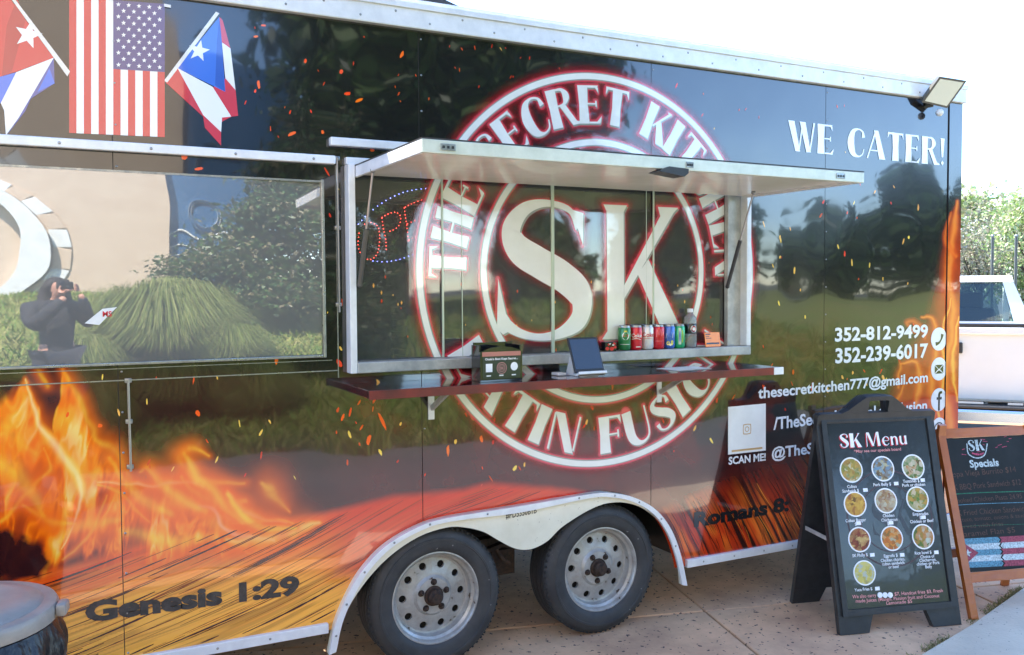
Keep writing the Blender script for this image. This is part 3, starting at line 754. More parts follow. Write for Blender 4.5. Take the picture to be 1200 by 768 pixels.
# skirt
for x0, x1 in ((XL, on_wall(384, 750)[0]), (on_wall(803, 668)[0], XR)):
    mb = MB(); mb.box(x0, x1, -.02, .02, ZB - .006, ZB + .034, 0, .003); sk = mb.build('skirt_rail', 'alu_white', trailer)
    mb = MB()
    for k in range(int((x1 - x0) / .2)): mb.sphere((x0 + .1 + k * .2, -.0205, ZB + .014), .005, 6, 0, (1, .5, 1))
    mb.build('screw_row', 'alu', sk)['kind'] = 'stuff'
# gutter strips over both hatches
zg1 = (on_wall(0, 172)[1] + on_wall(390, 185)[1]) / 2
mb = MB(); mb.box(-1.7, on_wall(391, 182)[0], -.03, -.001, zg1 - .012, zg1 + .022, 0, .004); gu = mb.build('hatch_gutter', 'alu_white', trailer)
mb = MB()
for k in range(10): mb.sphere((-1.5 + .3 * k, -.0305, zg1 + .004), .0055, 6, 0, (1, .5, 1))
mb.build('screw_row', 'steel', gu)['kind'] = 'stuff'
xg, zg2 = on_wall(385, 167)
mb = MB(); mb.box(xg, 3.2, -.035, -.001, zg2 - .016, zg2 + .018, 0, .004); mb.build('hatch_gutter', 'alu_white', trailer)
# fender
fn0 = wallfn()
mb = MB(); mb.prism([tuple(p) for p in FO] + [tuple(p) for p in FI[::-1]], fn0, -.004, .022)
fen = mb.build('fender', 'cream_paint', trailer)
mb = MB()
lipin = [tuple(np.array(p) + (cen - p) / np.linalg.norm(cen - p) * .03) for p in FO]
for k in range(len(FO) - 1):
    q = [tuple(FO[k]), tuple(FO[k + 1]), lipin[k + 1], lipin[k]]
    V = [fn0(x, z, d) for d in (.0225, .038) for x, z in q]
    mb.add(V, [(4, 5, 6, 7), (0, 1, 5, 4), (2, 3, 7, 6)], 0)
mb.build('fender_lip', 'alu_white', fen)
mb = MB()
for k in range(3, len(FO) - 3, 6):
    p = np.array(FO[k]) * .5 + np.array(lipin[k]) * .5; mb.sphere((p[0], -.0385, p[1]), .005, 6, 0, (1, .6, 1))
mb.build('screw_row', 'steel', fen)['kind'] = 'stuff'
a, e = on_wall(590, 607), on_wall(626, 600)
mb = MB(); put_text(mb, '#PD5350B1B', lambda x, y, d: Vector((a[0] + x, -.0235 - d, a[1] + y + x / (e[0] - a[0]) * (e[1] - a[1]))), 0, 0, w=e[0] - a[0], h=.03, bold=.01)
mb.build('serial_number', 'text_black', fen)
# wheel well liner, axle gear
mb = MB(); mb.box(.93, 2.78, .56, .6, .3, 1.1); mb.box(.93, 2.78, .03, .56, 1.0, 1.04); mb.box(.9, .93, .03, .56, .3, 1.04); mb.box(2.75, 2.78, .03, .56, .3, 1.04)
mb.build('wheel_well', 'dark_shell', trailer)
mb = MB(); mb.tube([(1.43, .3, .32), (1.43, 1.9, .32)], .035); mb.tube([(2.28, .3, .32), (2.28, 1.9, .32)], .035)
mb.box(1.2, 2.5, .24, .29, .40, .47); mb.box(1.78, 1.9, .2, .3, .30, .42); mb.bar((1.5, .22, .36), (1.84, .22, .44), .03, .02); mb.bar((1.84, .22, .44), (2.2, .22, .36), .03, .02)
mb.tube([(1.78, .15, .44), (1.8, .13, .4), (1.84, .14, .37)], .012)
mb.build('suspension', 'rust', trailer)
# wheels
Ry = Matrix.Rotation(math.pi / 2, 4, 'X')      # local +Z -> -Y (towards the camera)
def make_wheel(loc):
    w = bpy.data.objects.new('wheel', None); COL.objects.link(w); w.location = Vector(loc) - Vector((2.2, 1.1, 0)); w.parent = trailer
    WM[w] = WM[trailer] @ w.matrix_basis
    R = .312
    mb = MB()
    mb.lathe([(.195, .068), (.2, .080), (.212, .091), (.232, .097), (.255, .0985), (.2565, .101), (.266, .101), (.2675, .098), (.283, .094), (.297, .084), (.306, .070), (.311, .060)], 72, Ry)
    mb.lathe([(.195, -.085), (.25, -.1), (.29, -.095), (.308, -.07)], 48, Ry)
    ty = mb.build('tyre', 'rubber', w, True)
    mb = MB(); prof = []
    for zc, wd in ((-.052, .024), (-.0185, .031), (.0185, .031), (.052, .024)):
        prof += [(R - .007, zc - wd / 2 - .001), (R, zc - wd / 2), (R, zc + wd / 2), (R - .007, zc + wd / 2 + .001)]
    mb.lathe([(.308, -.07)] + prof + [(.311, .060)], 72, Ry, smooth=False)
    for k in range(72):     # shoulder lugs
        a = 2 * math.pi * k / 72
        T = Ry @ Matrix.Rotation(a, 4, 'Z')
        mb.box(.298, .3085, -.005, .005, .066, .0785, 0, 0, T)
    mb.build('tread', 'tread', ty, True)
    mb = MB()
    mb.lathe([(.197, .074), (.204, .079), (.204, .083), (.198, .084), (.192, .078), (.189, .064), (.178, .056), (.176, .035), (.172, .028), (.164, .026)], 64, Ry)
    # disc with ten holes
    nh, ra, rb, rh, rc = 10, .164, .106, .0165, .137
    V, F = [], []
    for s in range(nh):
        a0 = 2 * math.pi * s / nh
        ring = []
        for k in range(16):
            t = 2 * math.pi * k / 16
            c_, s_ = math.cos(t), math.sin(t)
            m_ = max(abs(c_), abs(s_)); c_, s_ = c_ / m_, s_ / m_
            rr = rc + c_ * (ra - rc) if c_ > 0 else rc + c_ * (rc - rb)
            an = a0 + s_ * math.pi / nh
            hx, hy = rc + rh * math.cos(t), rh * math.sin(t)
            ring.append((rr * math.cos(an), rr * math.sin(an), hx * math.cos(a0) - hy * math.sin(a0), hx * math.sin(a0) + hy * math.cos(a0), rr))
        k0 = len(V)
        zf = lambda r: .026 + .012 * (1 - ((r - rb) / (ra - rb)))
        for q in ring: V.append(Ry @ Vector((q[0], q[1], zf(q[4]))))
        for q in ring: V.append(Ry @ Vector((q[2], q[3], zf(math.hypot(q[2], q[3])) - .001)))
        for q in ring: V.append(Ry @ Vector((q[2], q[3], zf(rc) - .012)))
        for k in range(16):
            n_ = (k + 1) % 16
            F += [(k0 + k, k0 + n_, k0 + 16 + n_, k0 + 16 + k), (k0 + 16 + k, k0 + 16 + n_, k0 + 32 + n_, k0 + 32 + k)]
    mb.add(V, F, 0, True)
    mb.lathe([(.106, .038), (.100, .040), (.090, .040), (.082, .047), (.078, .052), (.046, .053), (.043, .050)], 48, Ry)
    rm = mb.build('rim', 'rim_paint', w, True)
    mb = MB(); mb.lathe([(.17, .005), (.001, .005)], 32, Ry); mb.build('brake_drum', 'rim_hole', rm, True)
    mb = MB(); mb.lathe([(.046, .045), (.044, .056), (.036, .060), (.034, .082), (.024, .092), (.022, .098), (.012, .099), (.001, .097)], 24, Ry); mb.build('hub_cap', 'rust', rm, True)
    for k in range(5):
        a = 2 * math.pi * k / 5 + .3
        mb = MB(); T = Ry @ Matrix.Translation((.062 * math.cos(a), .062 * math.sin(a), 0))
        mb.lathe([(.011, .050), (.011, .064), (.007, .068), (.001, .069)], 6, T, smooth=False); mb.lathe([(.015, .0535), (.011, .056)], 12, T)
        mb.build('lug_nut', 'rust', rm, True)
    return w
w1 = make_wheel((on_wall(508, 700)[0] + .02, .10, .312))
w2 = w1.copy(); COL.objects.link(w2); w2.location = w1.location + Vector((.852, 0, 0)); w2.rotation_euler = (0, .7, 0)
for ch in list(w1.children):
    c = ch.copy(); COL.objects.link(c); c.parent = w2
    for g in list(ch.children):
        d = g.copy(); COL.objects.link(d); d.parent = c

for dx in (0, .852):
    w3 = w1.copy(); COL.objects.link(w3); w3.location = w1.location + Vector((dx, 1.86, 0)); w3.rotation_euler = (0, .3, math.pi)
    for ch in list(w1.children):
        c = ch.copy(); COL.objects.link(c); c.parent = w3
        for g in list(ch.children):
            d = g.copy(); COL.objects.link(d); d.parent = c
# --- left window with reflective film
lw0, lw1 = -1.62, on_wall(376, 300)[0]
lz0, lz1 = 1.398, 2.088
lwin = bpy.data.objects.new('left_window', None); COL.objects.link(lwin); lwin.name = 'picture_window'; lwin.location = (0, 0, 0)
lwin.parent = trailer; lwin.matrix_parent_inverse = WM[trailer].inverted(); WM[lwin] = Matrix.Identity(4)
gx_, gz_ = np.linspace(lw0, lw1, 80), np.linspace(lz0, lz1, 30); X_, Z_ = np.meshgrid(gx_, gz_)
Yb = -.008 - .0075 * (1 - ((Z_ - (lz0 + lz1) / 2) / ((lz1 - lz0) / 2)) ** 2) - .012 * np.clip(1 - ((X_ - .15) / .78) ** 2, 0, 1)
ix = np.arange(X_.size).reshape(X_.shape)
o = np_mesh('pane', np.stack([X_, Yb, Z_], -1).reshape(-1, 3), np.stack([ix[:-1, :-1], ix[:-1, 1:], ix[1:, 1:], ix[1:, :-1]], -1).reshape(-1, 4), 'mirror_film', lwin)
o.data.polygons.foreach_set('use_smooth', [True] * len(o.data.polygons))
mb = MB(); mb.box(lw1 + .0005, lw1 + .012, -.022, -.002, lz0 - .012, lz1 + .012, 0, .002); mb.box(lw0, lw1, -.022, -.002, lz0 - .011, lz0 - .0005, 0, .002); mb.box(lw0, lw1, -.019, -.002, lz1 + .0005, lz1 + .008)
mb.build('frame', 'alu', lwin)
mb = MB(); q = [on_wall(*p, -.017) for p in ((99, 379), (116, 381), (137, 360), (120, 362))]
mb.prism(q, wallfn(-.0285), 0, .0006); nt_ = mb.build('paper_note', 'paper', lwin)
a, e = on_wall(120, 371), on_wall(128, 367)
mb = MB(); put_text(mb, 'MS', lambda x, y, d: Vector((a[0] + x, -.0298, a[1] + y)), 0, 0, w=.03, h=.02, bold=.02); mb.build('lettering', 'text_red', nt_)
# hatch seams and latch rods round it
mb = MB(); hx = on_wall(394, 300)[0]
mb.box(hx, hx + .004, -.003, -.0005, 1.30, zg1 - .014); mb.box(-1.7, hx, -.003, -.0005, 1.328, 1.332); mb.box(lw0 - .05, lw1 + .04, -.0025, -.0005, 1.372, 1.3745)
mb.build('hatch_seam', 'alu', trailer)
for (x0, y0, x1, y1) in ((150, 446, 154, 552), (394, 186, 398, 366)):
    mb = MB(); A, B = on_wall(x0, y0), on_wall(x1, y1)
    mb.tube([(A[0], -.010, A[1]), (A[0] + .002, -.010, B[1])], .0045); 
    for t in (0, .45, .95): mb.box(A[0] - .012, A[0] + .012, -.012, -.0005, A[1] + (B[1] - A[1]) * t - .008, A[1] + (B[1] - A[1]) * t + .008, 0, .002)
    mb.build('latch_rod', 'steel', trailer)

# --- serving window
swin = bpy.data.objects.new('serving_window', None); COL.objects.link(swin); attach(swin, trailer); WM[swin] = Matrix.Identity(4)
GY = .022
mb = MB()
mb.box(WX0 - .018, WX0 + .010, -.058, .05, WZ0, WZ1, 0, .003)
mb.box(WX1 - .010, WX1 + .018, -.058, .05, WZ0 + .046, WZ1, 0, .003)
mb.box(WX0 - .018, WX1 + .018, -.03, .05, WZ1 + .0005, WZ1 + .03, 0, .003)
mb.build('frame', 'alu_white', swin)
mb = MB(); mb.box(WX0 + .0105, WX1 + .018, -.060, .05, WZ0, WZ0 + .045, 0, .004); mb.build('sill', 'alu_dull', swin)
xr = on_wall(848, 330, GY)[0]
mb = MB(); mb.box(xr, WX1 - .0105, -.01, GY - .004, WZ0 + .0455, WZ1 - .001, 0, .002); mb.build('side_track', 'alu_dull', swin)
px_st = [(406, 0), (518, 0), (648, 0), (765, 0), (846, 0)]
xb = [WX0 + .0105] + [on_wall(p, 300, GY)[0] for p in (518, 648, 765)] + [xr - .0005]
for k in range(4):
    mb = MB(); yy = GY + (.0 if k % 2 else .006)
    mb.box(xb[k] + (.004 if k else 0), xb[k + 1] - .004, yy, yy + .004, WZ0 + .0455, WZ1 - .001); mb.build('pane', 'window_glass', swin)
for p, w in ((518, .009), (541, .004), (647, .016), (757, .003), (765, .008)):
    x = on_wall(p, 300, GY)[0]
    mb = MB(); mb.box(x - w / 2, x + w / 2, GY - (.008 if w > .005 else .004), GY - .0005, WZ0 + .0455, WZ1 - .001, 0, .001); mb.build('stile', 'green_edge', swin)
mb = MB(); mb.box(WX0 + .02, WX1 - .02, .06, 2.06, 1.0, 1.02); mb.box(.9, 3.4, 2.0, 2.03, .5, 2.7); mb.box(.9, 3.4, .06, 2.03, 2.6, 2.63); mb.box(.88, .9, .06, 2.03, .5, 2.6); mb.box(3.4, 3.42, .06, 2.03, .5, 2.6)
mb.build('interior_wall', 'interior', trailer)

# --- awning hatch
AX0, AX1, AY, AZ = 1.062, 3.094, -.80, 2.112
awn = bpy.data.objects.new('awning_hatch', None); COL.objects.link(awn); attach(awn, trailer); WM[awn] = Matrix.Identity(4)
AT = Matrix.Translation((0, -.04, AZ + .03)) @ Matrix.Rotation(math.radians(.4), 4, 'X') @ Matrix.Translation((0, .04, -AZ - .03))
mb = MB(); mb.box(AX0 + .014, AX1 - .014, AY + .022, -.04, AZ + .012, AZ + .018, 0, 0, AT); mb.build('underside', 'awning_white', awn)
mb = MB(); mb.box(AX0, AX1, AY, -.038, AZ + .046, AZ + .05, 0, 0, AT); mb.build('skin', 'dark_shell', awn)
mb = MB(); mb.box(AX0, AX1, AY, AY + .02, AZ, AZ + .0455, 0, .003, AT); mb.build('front_edge', 'awning_edge', awn)
for x0, x1 in ((AX0, AX0 + .0135), (AX1 - .0135, AX1)):
    mb = MB(); mb.box(x0, x1, AY + .0205, -.04, AZ, AZ + .0455, 0, .003, AT); mb.build('side_edge', 'alu_white', awn)
def onz(px, py, z):
    d = ray(px, py); t = (z - H) / d[2]; return Vector(CO + d * t)
lt = AT @ Vector((on_wall(786, 196, AY)[0], AY + .03, AZ))
mb = MB(); mb.prism([(-.07, -.012), (.05, -.026), (.07, -.012), (.07, .004), (-.02, .008)], lambda x, y, d: lt + Vector((x, d, y)), -.05, .02, 0); mb.build('latch', 'black_plastic', awn)
for p, w in ((808, .035), (525, .055), (985, .05)):
    x = on_wall(p, 190, AY)[0]
    mb = MB(); mb.box(x - w / 2, x + w / 2, AY - .0035, AY - .0005, AZ + .006, AZ + .028, 0, .001); c = mb.build('catch_plate', 'alu', awn)
    mb = MB()
    for s in (-1, 0, 1): mb.box(x + s * w * .3 - .004, x + s * w * .3 + .004, AY - .0055, AY - .004, AZ + .012, AZ + .021)
    mb.build('screw_row', 'black_plastic', c)['kind'] = 'stuff'
for tp, bt, mm in (((437, 203), (417, 334), 'steel'), ((883, 232), (850, 336), 'black_plastic')):
    x, z = on_wall(*bt, -.05); B = Vector((x + (.012 if mm == 'steel' else 0), -.066, z)); d_ = ray(*tp); t_ = B.x / d_[0]
    P = Vector((B.x, -D + d_[1] * t_, AZ + .004))
    mid = P.lerp(B, .5)
    mb = MB(); mb.tube([P, mid], .0045, 8); mb.sphere(P, .011, 8); st = mb.build('gas_strut', 'steel', awn)
    mb = MB(); mb.tube([mid, B], .0095, 10); mb.sphere(B, .011, 8); mb.build('strut_cylinder', 'lamp_body' if mm == 'steel' else mm, st)

# --- fold-down counter shelf
SX0, SX1, SY, SZ = 1.030, 3.115, -.30, 1.272
mb = MB(); mb.box(SX0, SX1, SY + .004, -.004, SZ - .03, SZ, 0, .002); shelf = mb.build('counter_shelf', 'shelf_top', trailer)
mb = MB(); mb.box(SX0, SX1 - .06, SY - .004, SY + .0035, SZ - .034, SZ + .001, 0, .001); mb.build('edge_strip', 'shelf_edge', shelf)
mb = MB(); mb.box(SX1 - .058, SX1 + .002, SY - .005, SY + .0035, SZ - .034, SZ + .001, 0, .001); mb.build('end_cap', 'alu_white', shelf)
for p in (505, 772):
    x = on_wall(p, 480)[0]
    mb = MB(); mb.box(x - .014, x + .014, -.006, -.0005, 1.10, 1.24, 0, .001); br = mb.build('bracket', 'alu_white', shelf)
    mb = MB(); mb.bar((x, -.012, 1.15), (x, -.19, 1.236), .012, .022); mb.box(x - .012, x + .012, -.24, -.02, 1.236, 1.2415); mb.box(x + .07, x + .16, -.2, -.1, 1.225, 1.2415, 0, .004)
    mb.build('folding_arm', 'alu_dull', br)

# --- logo: rings, lettering, glow
LX, LZ, RO, RI = 2.268, 1.738, .925, .622
samp, word_top, word_bot = [], [], []
def arc_word(word, a0, a1, rbase, h, inward=False):
    """lay a word along the ring; angles in degrees, returns list of (char, fn)"""
    tot = word_width(word); out = []; s = 0
    for ch in word:
        w = G[ch][1]; t = (s + w / 2) / tot; ang = math.radians(a0 + (a1 - a0) * t)
        er = Vector((math.cos(ang), 0, math.sin(ang)))
        tang = Vector((math.sin(ang), 0, -math.cos(ang)))
        upv = er
        if inward: tang, upv = -tang, -er
        base = Vector((LX, 0, LZ)) + er * rbase
        kx = abs(math.radians(a1 - a0)) * (rbase + (0 if inward else h / 2) - (h / 2 if inward else 0)) / tot
        out.append((ch, (lambda x, y, d, b=base, t_=tang, u=upv, w=w, kx=kx: b + t_ * ((x - w / 2) * kx) + u * (y * h) + Vector((0, -d, 0)))))
        s += w + .07
    return out
letters = arc_word('THE SECRET KITCHEN', 182, -2, .690, .175) + arc_word('LATIN FUSION', 205, 336, .862, .175, True)
# the big S and K, placed on the glass
def big(ch_polys, p0, p1):  # lower-left and upper-right pixels
    a, e = on_wall(*p0, GY), on_wall(*p1, GY)
    return lambda x, y, d: Vector((a[0] + x * (e[0] - a[0]), -d, a[1] + y * (e[1] - a[1])))
G['bS'] = ([strip([(.83, .80), (.74, .93), (.5, .97), (.28, .92), (.15, .78), (.21, .65), (.42, .555), (.68, .45), (.86, .32), (.84, .16), (.66, .06), (.44, .03), (.24, .06), (.08, .13)],
                  [.05, .045, .05, .10, .18, .215, .225, .23, .23, .17, .085, .05, .06, .09], 10),
            P_((.885, .68), (.89, .91), (.78, .93), (.80, .86)), P_((.015, .44), (0, .10), (.06, .055), (.18, .10), (.09, .20))], 1)
G['bK'] = ([P_((0.02, 0), (.34, 0), (.285, .06), (.28, .95), (.32, 1), (0.04, 1), (.075, .95), (.085, .06)), P_((.285, .30), (.36, .38), (.9, .96), (.96, 1), (.70, 1), (.73, .93), (.285, .40)), P_((.45, .485), (.58, .60), (1.0, .05), (1.06, 0), (.79, 0))], 1)
SKl = [('bS', big(None, (582, 402), (695, 236))), ('bK', big(None, (703, 398), (798, 244)))]
res = .0055
gx = np.arange(LX - RO - .09, LX + RO + .09, res); gz = np.arange(LZ - RO - .09, LZ + RO + .09, res)
GX, GZ = np.meshgrid(gx, gz)
rr = np.hypot(GX - LX, GZ - LZ)
dist = np.minimum(np.abs(rr - (RO - .0175)) - .0175, np.abs(rr - (RI - .016)) - .016)
for ch, fn in letters + SKl:
    sm = glyph_samples(ch)
    u = fn(1, 0, 0) - fn(0, 0, 0); v = fn(0, 1, 0) - fn(0, 0, 0); kk = min(u.length, v.length)
    for x, y, hw in sm:
        p = fn(x, y, 0); R_ = hw * kk + .055
        i0, i1 = np.searchsorted(gx, (p.x - R_, p.x + R_)); j0_, j1_ = np.searchsorted(gz, (p.z - R_, p.z + R_))
        d = np.hypot(GX[j0_:j1_, i0:i1] - p.x, GZ[j0_:j1_, i0:i1] - p.z) - hw * kk
        dist[j0_:j1_, i0:i1] = np.minimum(dist[j0_:j1_, i0:i1], d)
dd = np.maximum(dist, 0)
A = np.exp(-(dd / .0195) ** 1.5) * .88
idx = np.arange(GX.size).reshape(GX.shape)
F = np.stack([idx[:-1, :-1], idx[:-1, 1:], idx[1:, 1:], idx[1:, :-1]], -1).reshape(-1, 4)
fa = A.ravel()[F].max(1); fx, fz = GX.ravel()[F].mean(1), GZ.ravel()[F].mean(1)
isg = (fx > WX0 + .01) & (fx < xr) & (fz > WZ0 + .046) & (fz < WZ1)
inwin = (fx > WX0 - .018) & (fx < WX1 + .018) & (fz > WZ0) & (fz < WZ1 + .03)
tcol = np.exp(-(dd / .010) ** 2)[..., None]
Cg = np.array(s2l(176, 14, 34)) * (1 - tcol) + np.array(s2l(240, 88, 104)) * tcol
Cg = np.concatenate([Cg, A[..., None]], -1).reshape(-1, 4)
def sub_mesh(name, sel, Y, parent):
    f = F[sel]; u, inv = np.unique(f, return_inverse=True)
    V = np.stack([GX.ravel()[u], 0 * u + Y, GZ.ravel()[u]], -1)
    o = np_mesh(name, V, inv.reshape(-1, 4), 'glow_film', parent, Cg[u])
    o.data.polygons.foreach_set('use_smooth', [True] * len(o.data.polygons)); return o
sub_mesh('logo_glow', (fa > .02) & ~inwin, -.0012, trailer)
sub_mesh('logo_glow', (fa > .02) & isg, GY - .0008, swin)
def clip_build(item, name, mname, depth, shift=(0, 0), parents=None):
    """one ring or letter, cut where it crosses the window frame; the pieces go to the wall or to the glass"""
    made = {}
    for on_glass in (False, True):
        mb = MB(); item(mb, depth, shift)
        bm = bmesh.new()
        vs = [bm.verts.new(v) for v in mb.v]
        for f in mb.f:
            try: bm.faces.new([vs[i] for i in f])
            except ValueError: pass
        x0, x1, z0, z1 = (WX0 + .012, xr - .001, WZ0 + .047, WZ1 - .002) if on_glass else (WX0 - .02, WX1 + .02, WZ0 - .002, WZ1 + .032)
        for co, no in (((x0, 0, 0), (1, 0, 0)), ((x1, 0, 0), (1, 0, 0)), ((0, 0, z0), (0, 0, 1)), ((0, 0, z1), (0, 0, 1))):
            bmesh.ops.bisect_plane(bm, geom=bm.verts[:] + bm.edges[:] + bm.faces[:], plane_co=co, plane_no=no)
        for zone in (((0, 1) if 'ring' in name else (0,)) if on_glass else (0, 1, 2, 3)):
            b2 = bm.copy(); kill = []
            for f in b2.faces:
                c = f.calc_center_median(); ins = x0 < c.x < x1 and z0 < c.z < z1
                if ins != on_glass or (on_glass and 'ring' in name and (c.x > LX) != bool(zone)) or (not on_glass and (2 if c.x > WX1 else 3 if c.x < WX0 else 0 if c.z < 1.8 else 1) != zone): kill.append(f)
            bmesh.ops.delete(b2, geom=kill, context='FACES')
            if b2.faces:
                if on_glass:
                    for v in b2.verts: v.co.y += GY
                b2.normal_update()
                for f in b2.faces:
                    if f.normal.y > 0: f.normal_flip()
                me = bpy.data.meshes.new(name); b2.to_mesh(me); me.materials.append(M[mname])
                o = bpy.data.objects.new(name, me); COL.objects.link(o)
                attach(o, (parents or {}).get((on_glass, zone)) or (swin if on_glass else trailer)); made[(on_glass, zone)] = o
            b2.free()
        bm.free()
    return made
def ring_item(r0, r1):
    def f(mb, depth, sh):
        n = 160; V = []
        for k in range(n):
            a = 2 * math.pi * k / n
            V += [(LX + r0 * math.cos(a) + sh[0], -depth, LZ + r0 * math.sin(a) + sh[1]), (LX + r1 * math.cos(a) + sh[0], -depth, LZ + r1 * math.sin(a) + sh[1])]
        mb.add(V, [(2 * k, 2 * k + 1, (2 * k + 3) % (2 * n), (2 * k + 2) % (2 * n)) for k in range(n)])
    return f
def let_item(L_):
    def f(mb, depth, sh):
        for ch, fn in L_: glyph_add(mb, ch, lambda x, y, d, fn=fn: fn(x, y, d) + Vector((sh[0], 0, sh[1])), depth, 0, .0002)
    return f
for r in (RO, RI):
    made = clip_build(ring_item(r - .031, r - .004), 'logo_ring', 'cream_print', .0026)
    clip_build(ring_item(r - .036, r), 'ring_shade', 'grey_print', .0016)
for L_ in letters:
    if L_[0] == ' ': continue
    clip_build(let_item([L_]), 'logo_letter', 'cream_print', .0036)
    clip_build(let_item([L_]), 'letter_shade', 'grey_print', .0018, (.004, -.007))
for L_ in SKl:
    made = clip_build(let_item([L_]), 'logo_initial', 'cream_print', .0036)
    clip_build(let_item([L_]), 'initial_shade', 'grey_print', .0018, (.009, -.007))

# --- wall lettering
def wall_line(name, txt, pL, pR, cap_px, mname, bold=.02, fit=True, sx=1.0, depth=.0022, parent=trailer):
    a, e, t = on_wall(*pL), on_wall(*pR), on_wall(pL[0], pL[1] - cap_px)
    h = t[1] - a[1]; w = e[0] - a[0]
    fn = lambda x, y, d: Vector((a[0] + x, -d, a[1] + y + (e[1] - a[1]) * x / w))
    mb = MB(); put_text(mb, txt, fn, 0, 0, w=w if fit else None, h=h, bold=bold, depth=depth, sx=sx)
    return [m_.build(name, mname, parent) for m_ in split_words(mb, txt.count(' '))]
def split_words(mb, k):
    if k == 0: return [mb]
    iv = sorted((min(mb.v[i][0] for i in f), max(mb.v[i][0] for i in f), n_) for n_, f in enumerate(mb.f))
    gaps, e = [], iv[0][1]
    for a_, b_, _ in iv:
        if a_ > e: gaps.append((a_ - e, (a_ + e) / 2))
        e = max(e, b_)
    cuts = sorted(g[1] for g in sorted(gaps)[-k:]); out = [MB() for _ in range(k + 1)]
    for f in mb.f:
        x = mb.v[f[0]][0]; t = out[sum(x > c for c in cuts)]
        t.add([mb.v[i] for i in f], [tuple(range(len(f)))])
    return out
def disp_line(name, txt, pL, pR, cap_px, mname, depth=.002):
    a, e, t = on_wall(*pL), on_wall(*pR), on_wall(pL[0], pL[1] - cap_px)
    h = t[1] - a[1]; w = e[0] - a[0]; kx = w / word_width(txt); s = 0; mb = MB()
    for ch in txt:
        glyph_add(mb, ch, lambda x, y, d, s=s: Vector((a[0] + (x + s) * kx, -d, a[1] + y * h + (e[1] - a[1]) * (x + s) * kx / w)), depth)
        s += G[ch][1] + .07
    return [m_.build(name, mname, trailer) for m_ in split_words(mb, txt.count(' '))]
disp_line('catering_lettering', 'WE CATER!', (923, 176.5), (1107, 194.5), 35.5, 'white_print')
wall_line('phone_number', '352-812-9499', (978, 400), (1087, 395), 16, 'white_print', .03)
wall_line('phone_number', '352-239-6017', (978.5, 425.5), (1087, 418.5), 17.5, 'white_print', .03)
wall_line('email_lettering', 'thesecretkitchen777@gmail.com', (888, 467), (1087, 447.5), 13, 'white_print', .025)
wall_line('page_lettering', '/TheSecretKitchenLatinFusion', (906, 503.5), (1086, 481), 14.5, 'white_print', .025)
wall_line('handle_lettering', '@TheSecretKitchen', (904, 537.5), (1030, 521), 13, 'white_print', .025)
wall_line('scan_lettering', 'SCAN ME!', (853.5, 544.5), (897, 539.5), 9, 'white_print', .03)
wall_line('verse_lettering', 'Genesis 1:29', (100, 728.5), (351, 695), 23, 'dark_print', .05)
wall_line('verse_lettering', 'Romans 8:', (813, 617.5), (924, 598), 17, 'black_print', .045)
mb = MB(); mb.prism([on_wall(*p) for p in ((853, 533), (897, 528), (897, 473), (853, 477))], fn0, .001, .0025); card = mb.build('scan_card', 'paper', trailer)
mat('tan_print', s2l(196, 160, 110), .4)
cxk, czk = on_wall(875, 503); mb = MB(); rk = .028
for r0, r1 in ((1.0, .82), (.52, .36)):
    n_ = 24; V = []
    for q in (r0, r1):
        for k in range(n_):
            a = 2 * math.pi * k / n_; c_, s_ = math.cos(a), math.sin(a); f = (1 / max(abs(c_), abs(s_))) ** (.75 if r0 == 1.0 else 0)
            V.append((cxk + rk * q * c_ * f, -.0029, czk + rk * q * s_ * f))
    mb.add(V, [(k, (k + 1) % n_, n_ + (k + 1) % n_, n_ + k) for k in range(n_)])
mb.build('card_emblem', 'tan_print', card)
x0_, z0_ = on_wall(857, 530); x1_, _ = on_wall(893, 526)
mb = MB(); mb.box(x0_, x1_, -.0032, -.0027, z0_, z0_ + .010); mb.build('card_line', 'tan_print', card)
def icon(py, kind):
    X_, Z_ = on_wall(1100, py); r = .069
    mb = MB(); n = 28
    mb.prism([(X_ + r * math.cos(2 * math.pi * k / n), Z_ + r * math.sin(2 * math.pi * k / n)) for k in range(n)], fn0, .001, .0022)
    o = mb.build('contact_icon', 'white_print', trailer); mb = MB()
    f2 = lambda x, y, d: Vector((X_ + x * r, -.0022 - d, Z_ + y * r))
    if kind == 'phone':
        s = strip([(-.42, .42), (-.3, 0.0), (0, -.32), (.42, -.42)], [.34, .2, .2, .34]); A_, B_ = s[1], s[2]; n = len(A_)
        mb.add([f2(-x, y, .0006) for x, y in A_] + [f2(-x, y, .0006) for x, y in B_], [(i, i + 1, n + i + 1, n + i) for i in range(n - 1)])
    elif kind == 'mail':
        for q in (((-.5, .36), (.5, .36), (0, -.02)), ((-.55, .3), (-.1, -.02), (-.55, -.36)), ((.55, .3), (.55, -.36), (.1, -.02)), ((-.5, -.4), (0, -.1), (.5, -.4))):
            mb.add([f2(x, y, .0006) for x, y in q], [tuple(range(len(q)))])
    elif kind == 'f':
        mb.add([f2(x, y, .0006) for x, y in ((-.12, -.95), (.12, -.95), (.12, .0), (.34, .0), (.36, .22), (.12, .22), (.12, .42), (.2, .5), (.38, .5), (.38, .72), (.1, .72), (-.06, .62), (-.12, .45), (-.12, .22), (-.32, .22), (-.32, 0), (-.12, 0))], [tuple(range(17))])
    else:
        for (a0, a1) in ((.62, .5), (.28, .16)):
            n = 20; V = [f2(q * math.cos(2 * math.pi * k / n), q * math.sin(2 * math.pi * k / n), .0006) for q in (a0, a1) for k in range(n)]
            mb.add(V, [(k, (k + 1) % n, n + (k + 1) % n, n + k) for k in range(n)])
    mb.build('symbol', 'black_print', o)
for p, k in ((397.5, 'phone'), (432.5, 'mail'), (468.5, 'f'), (503, 'cam')): icon(p, k)

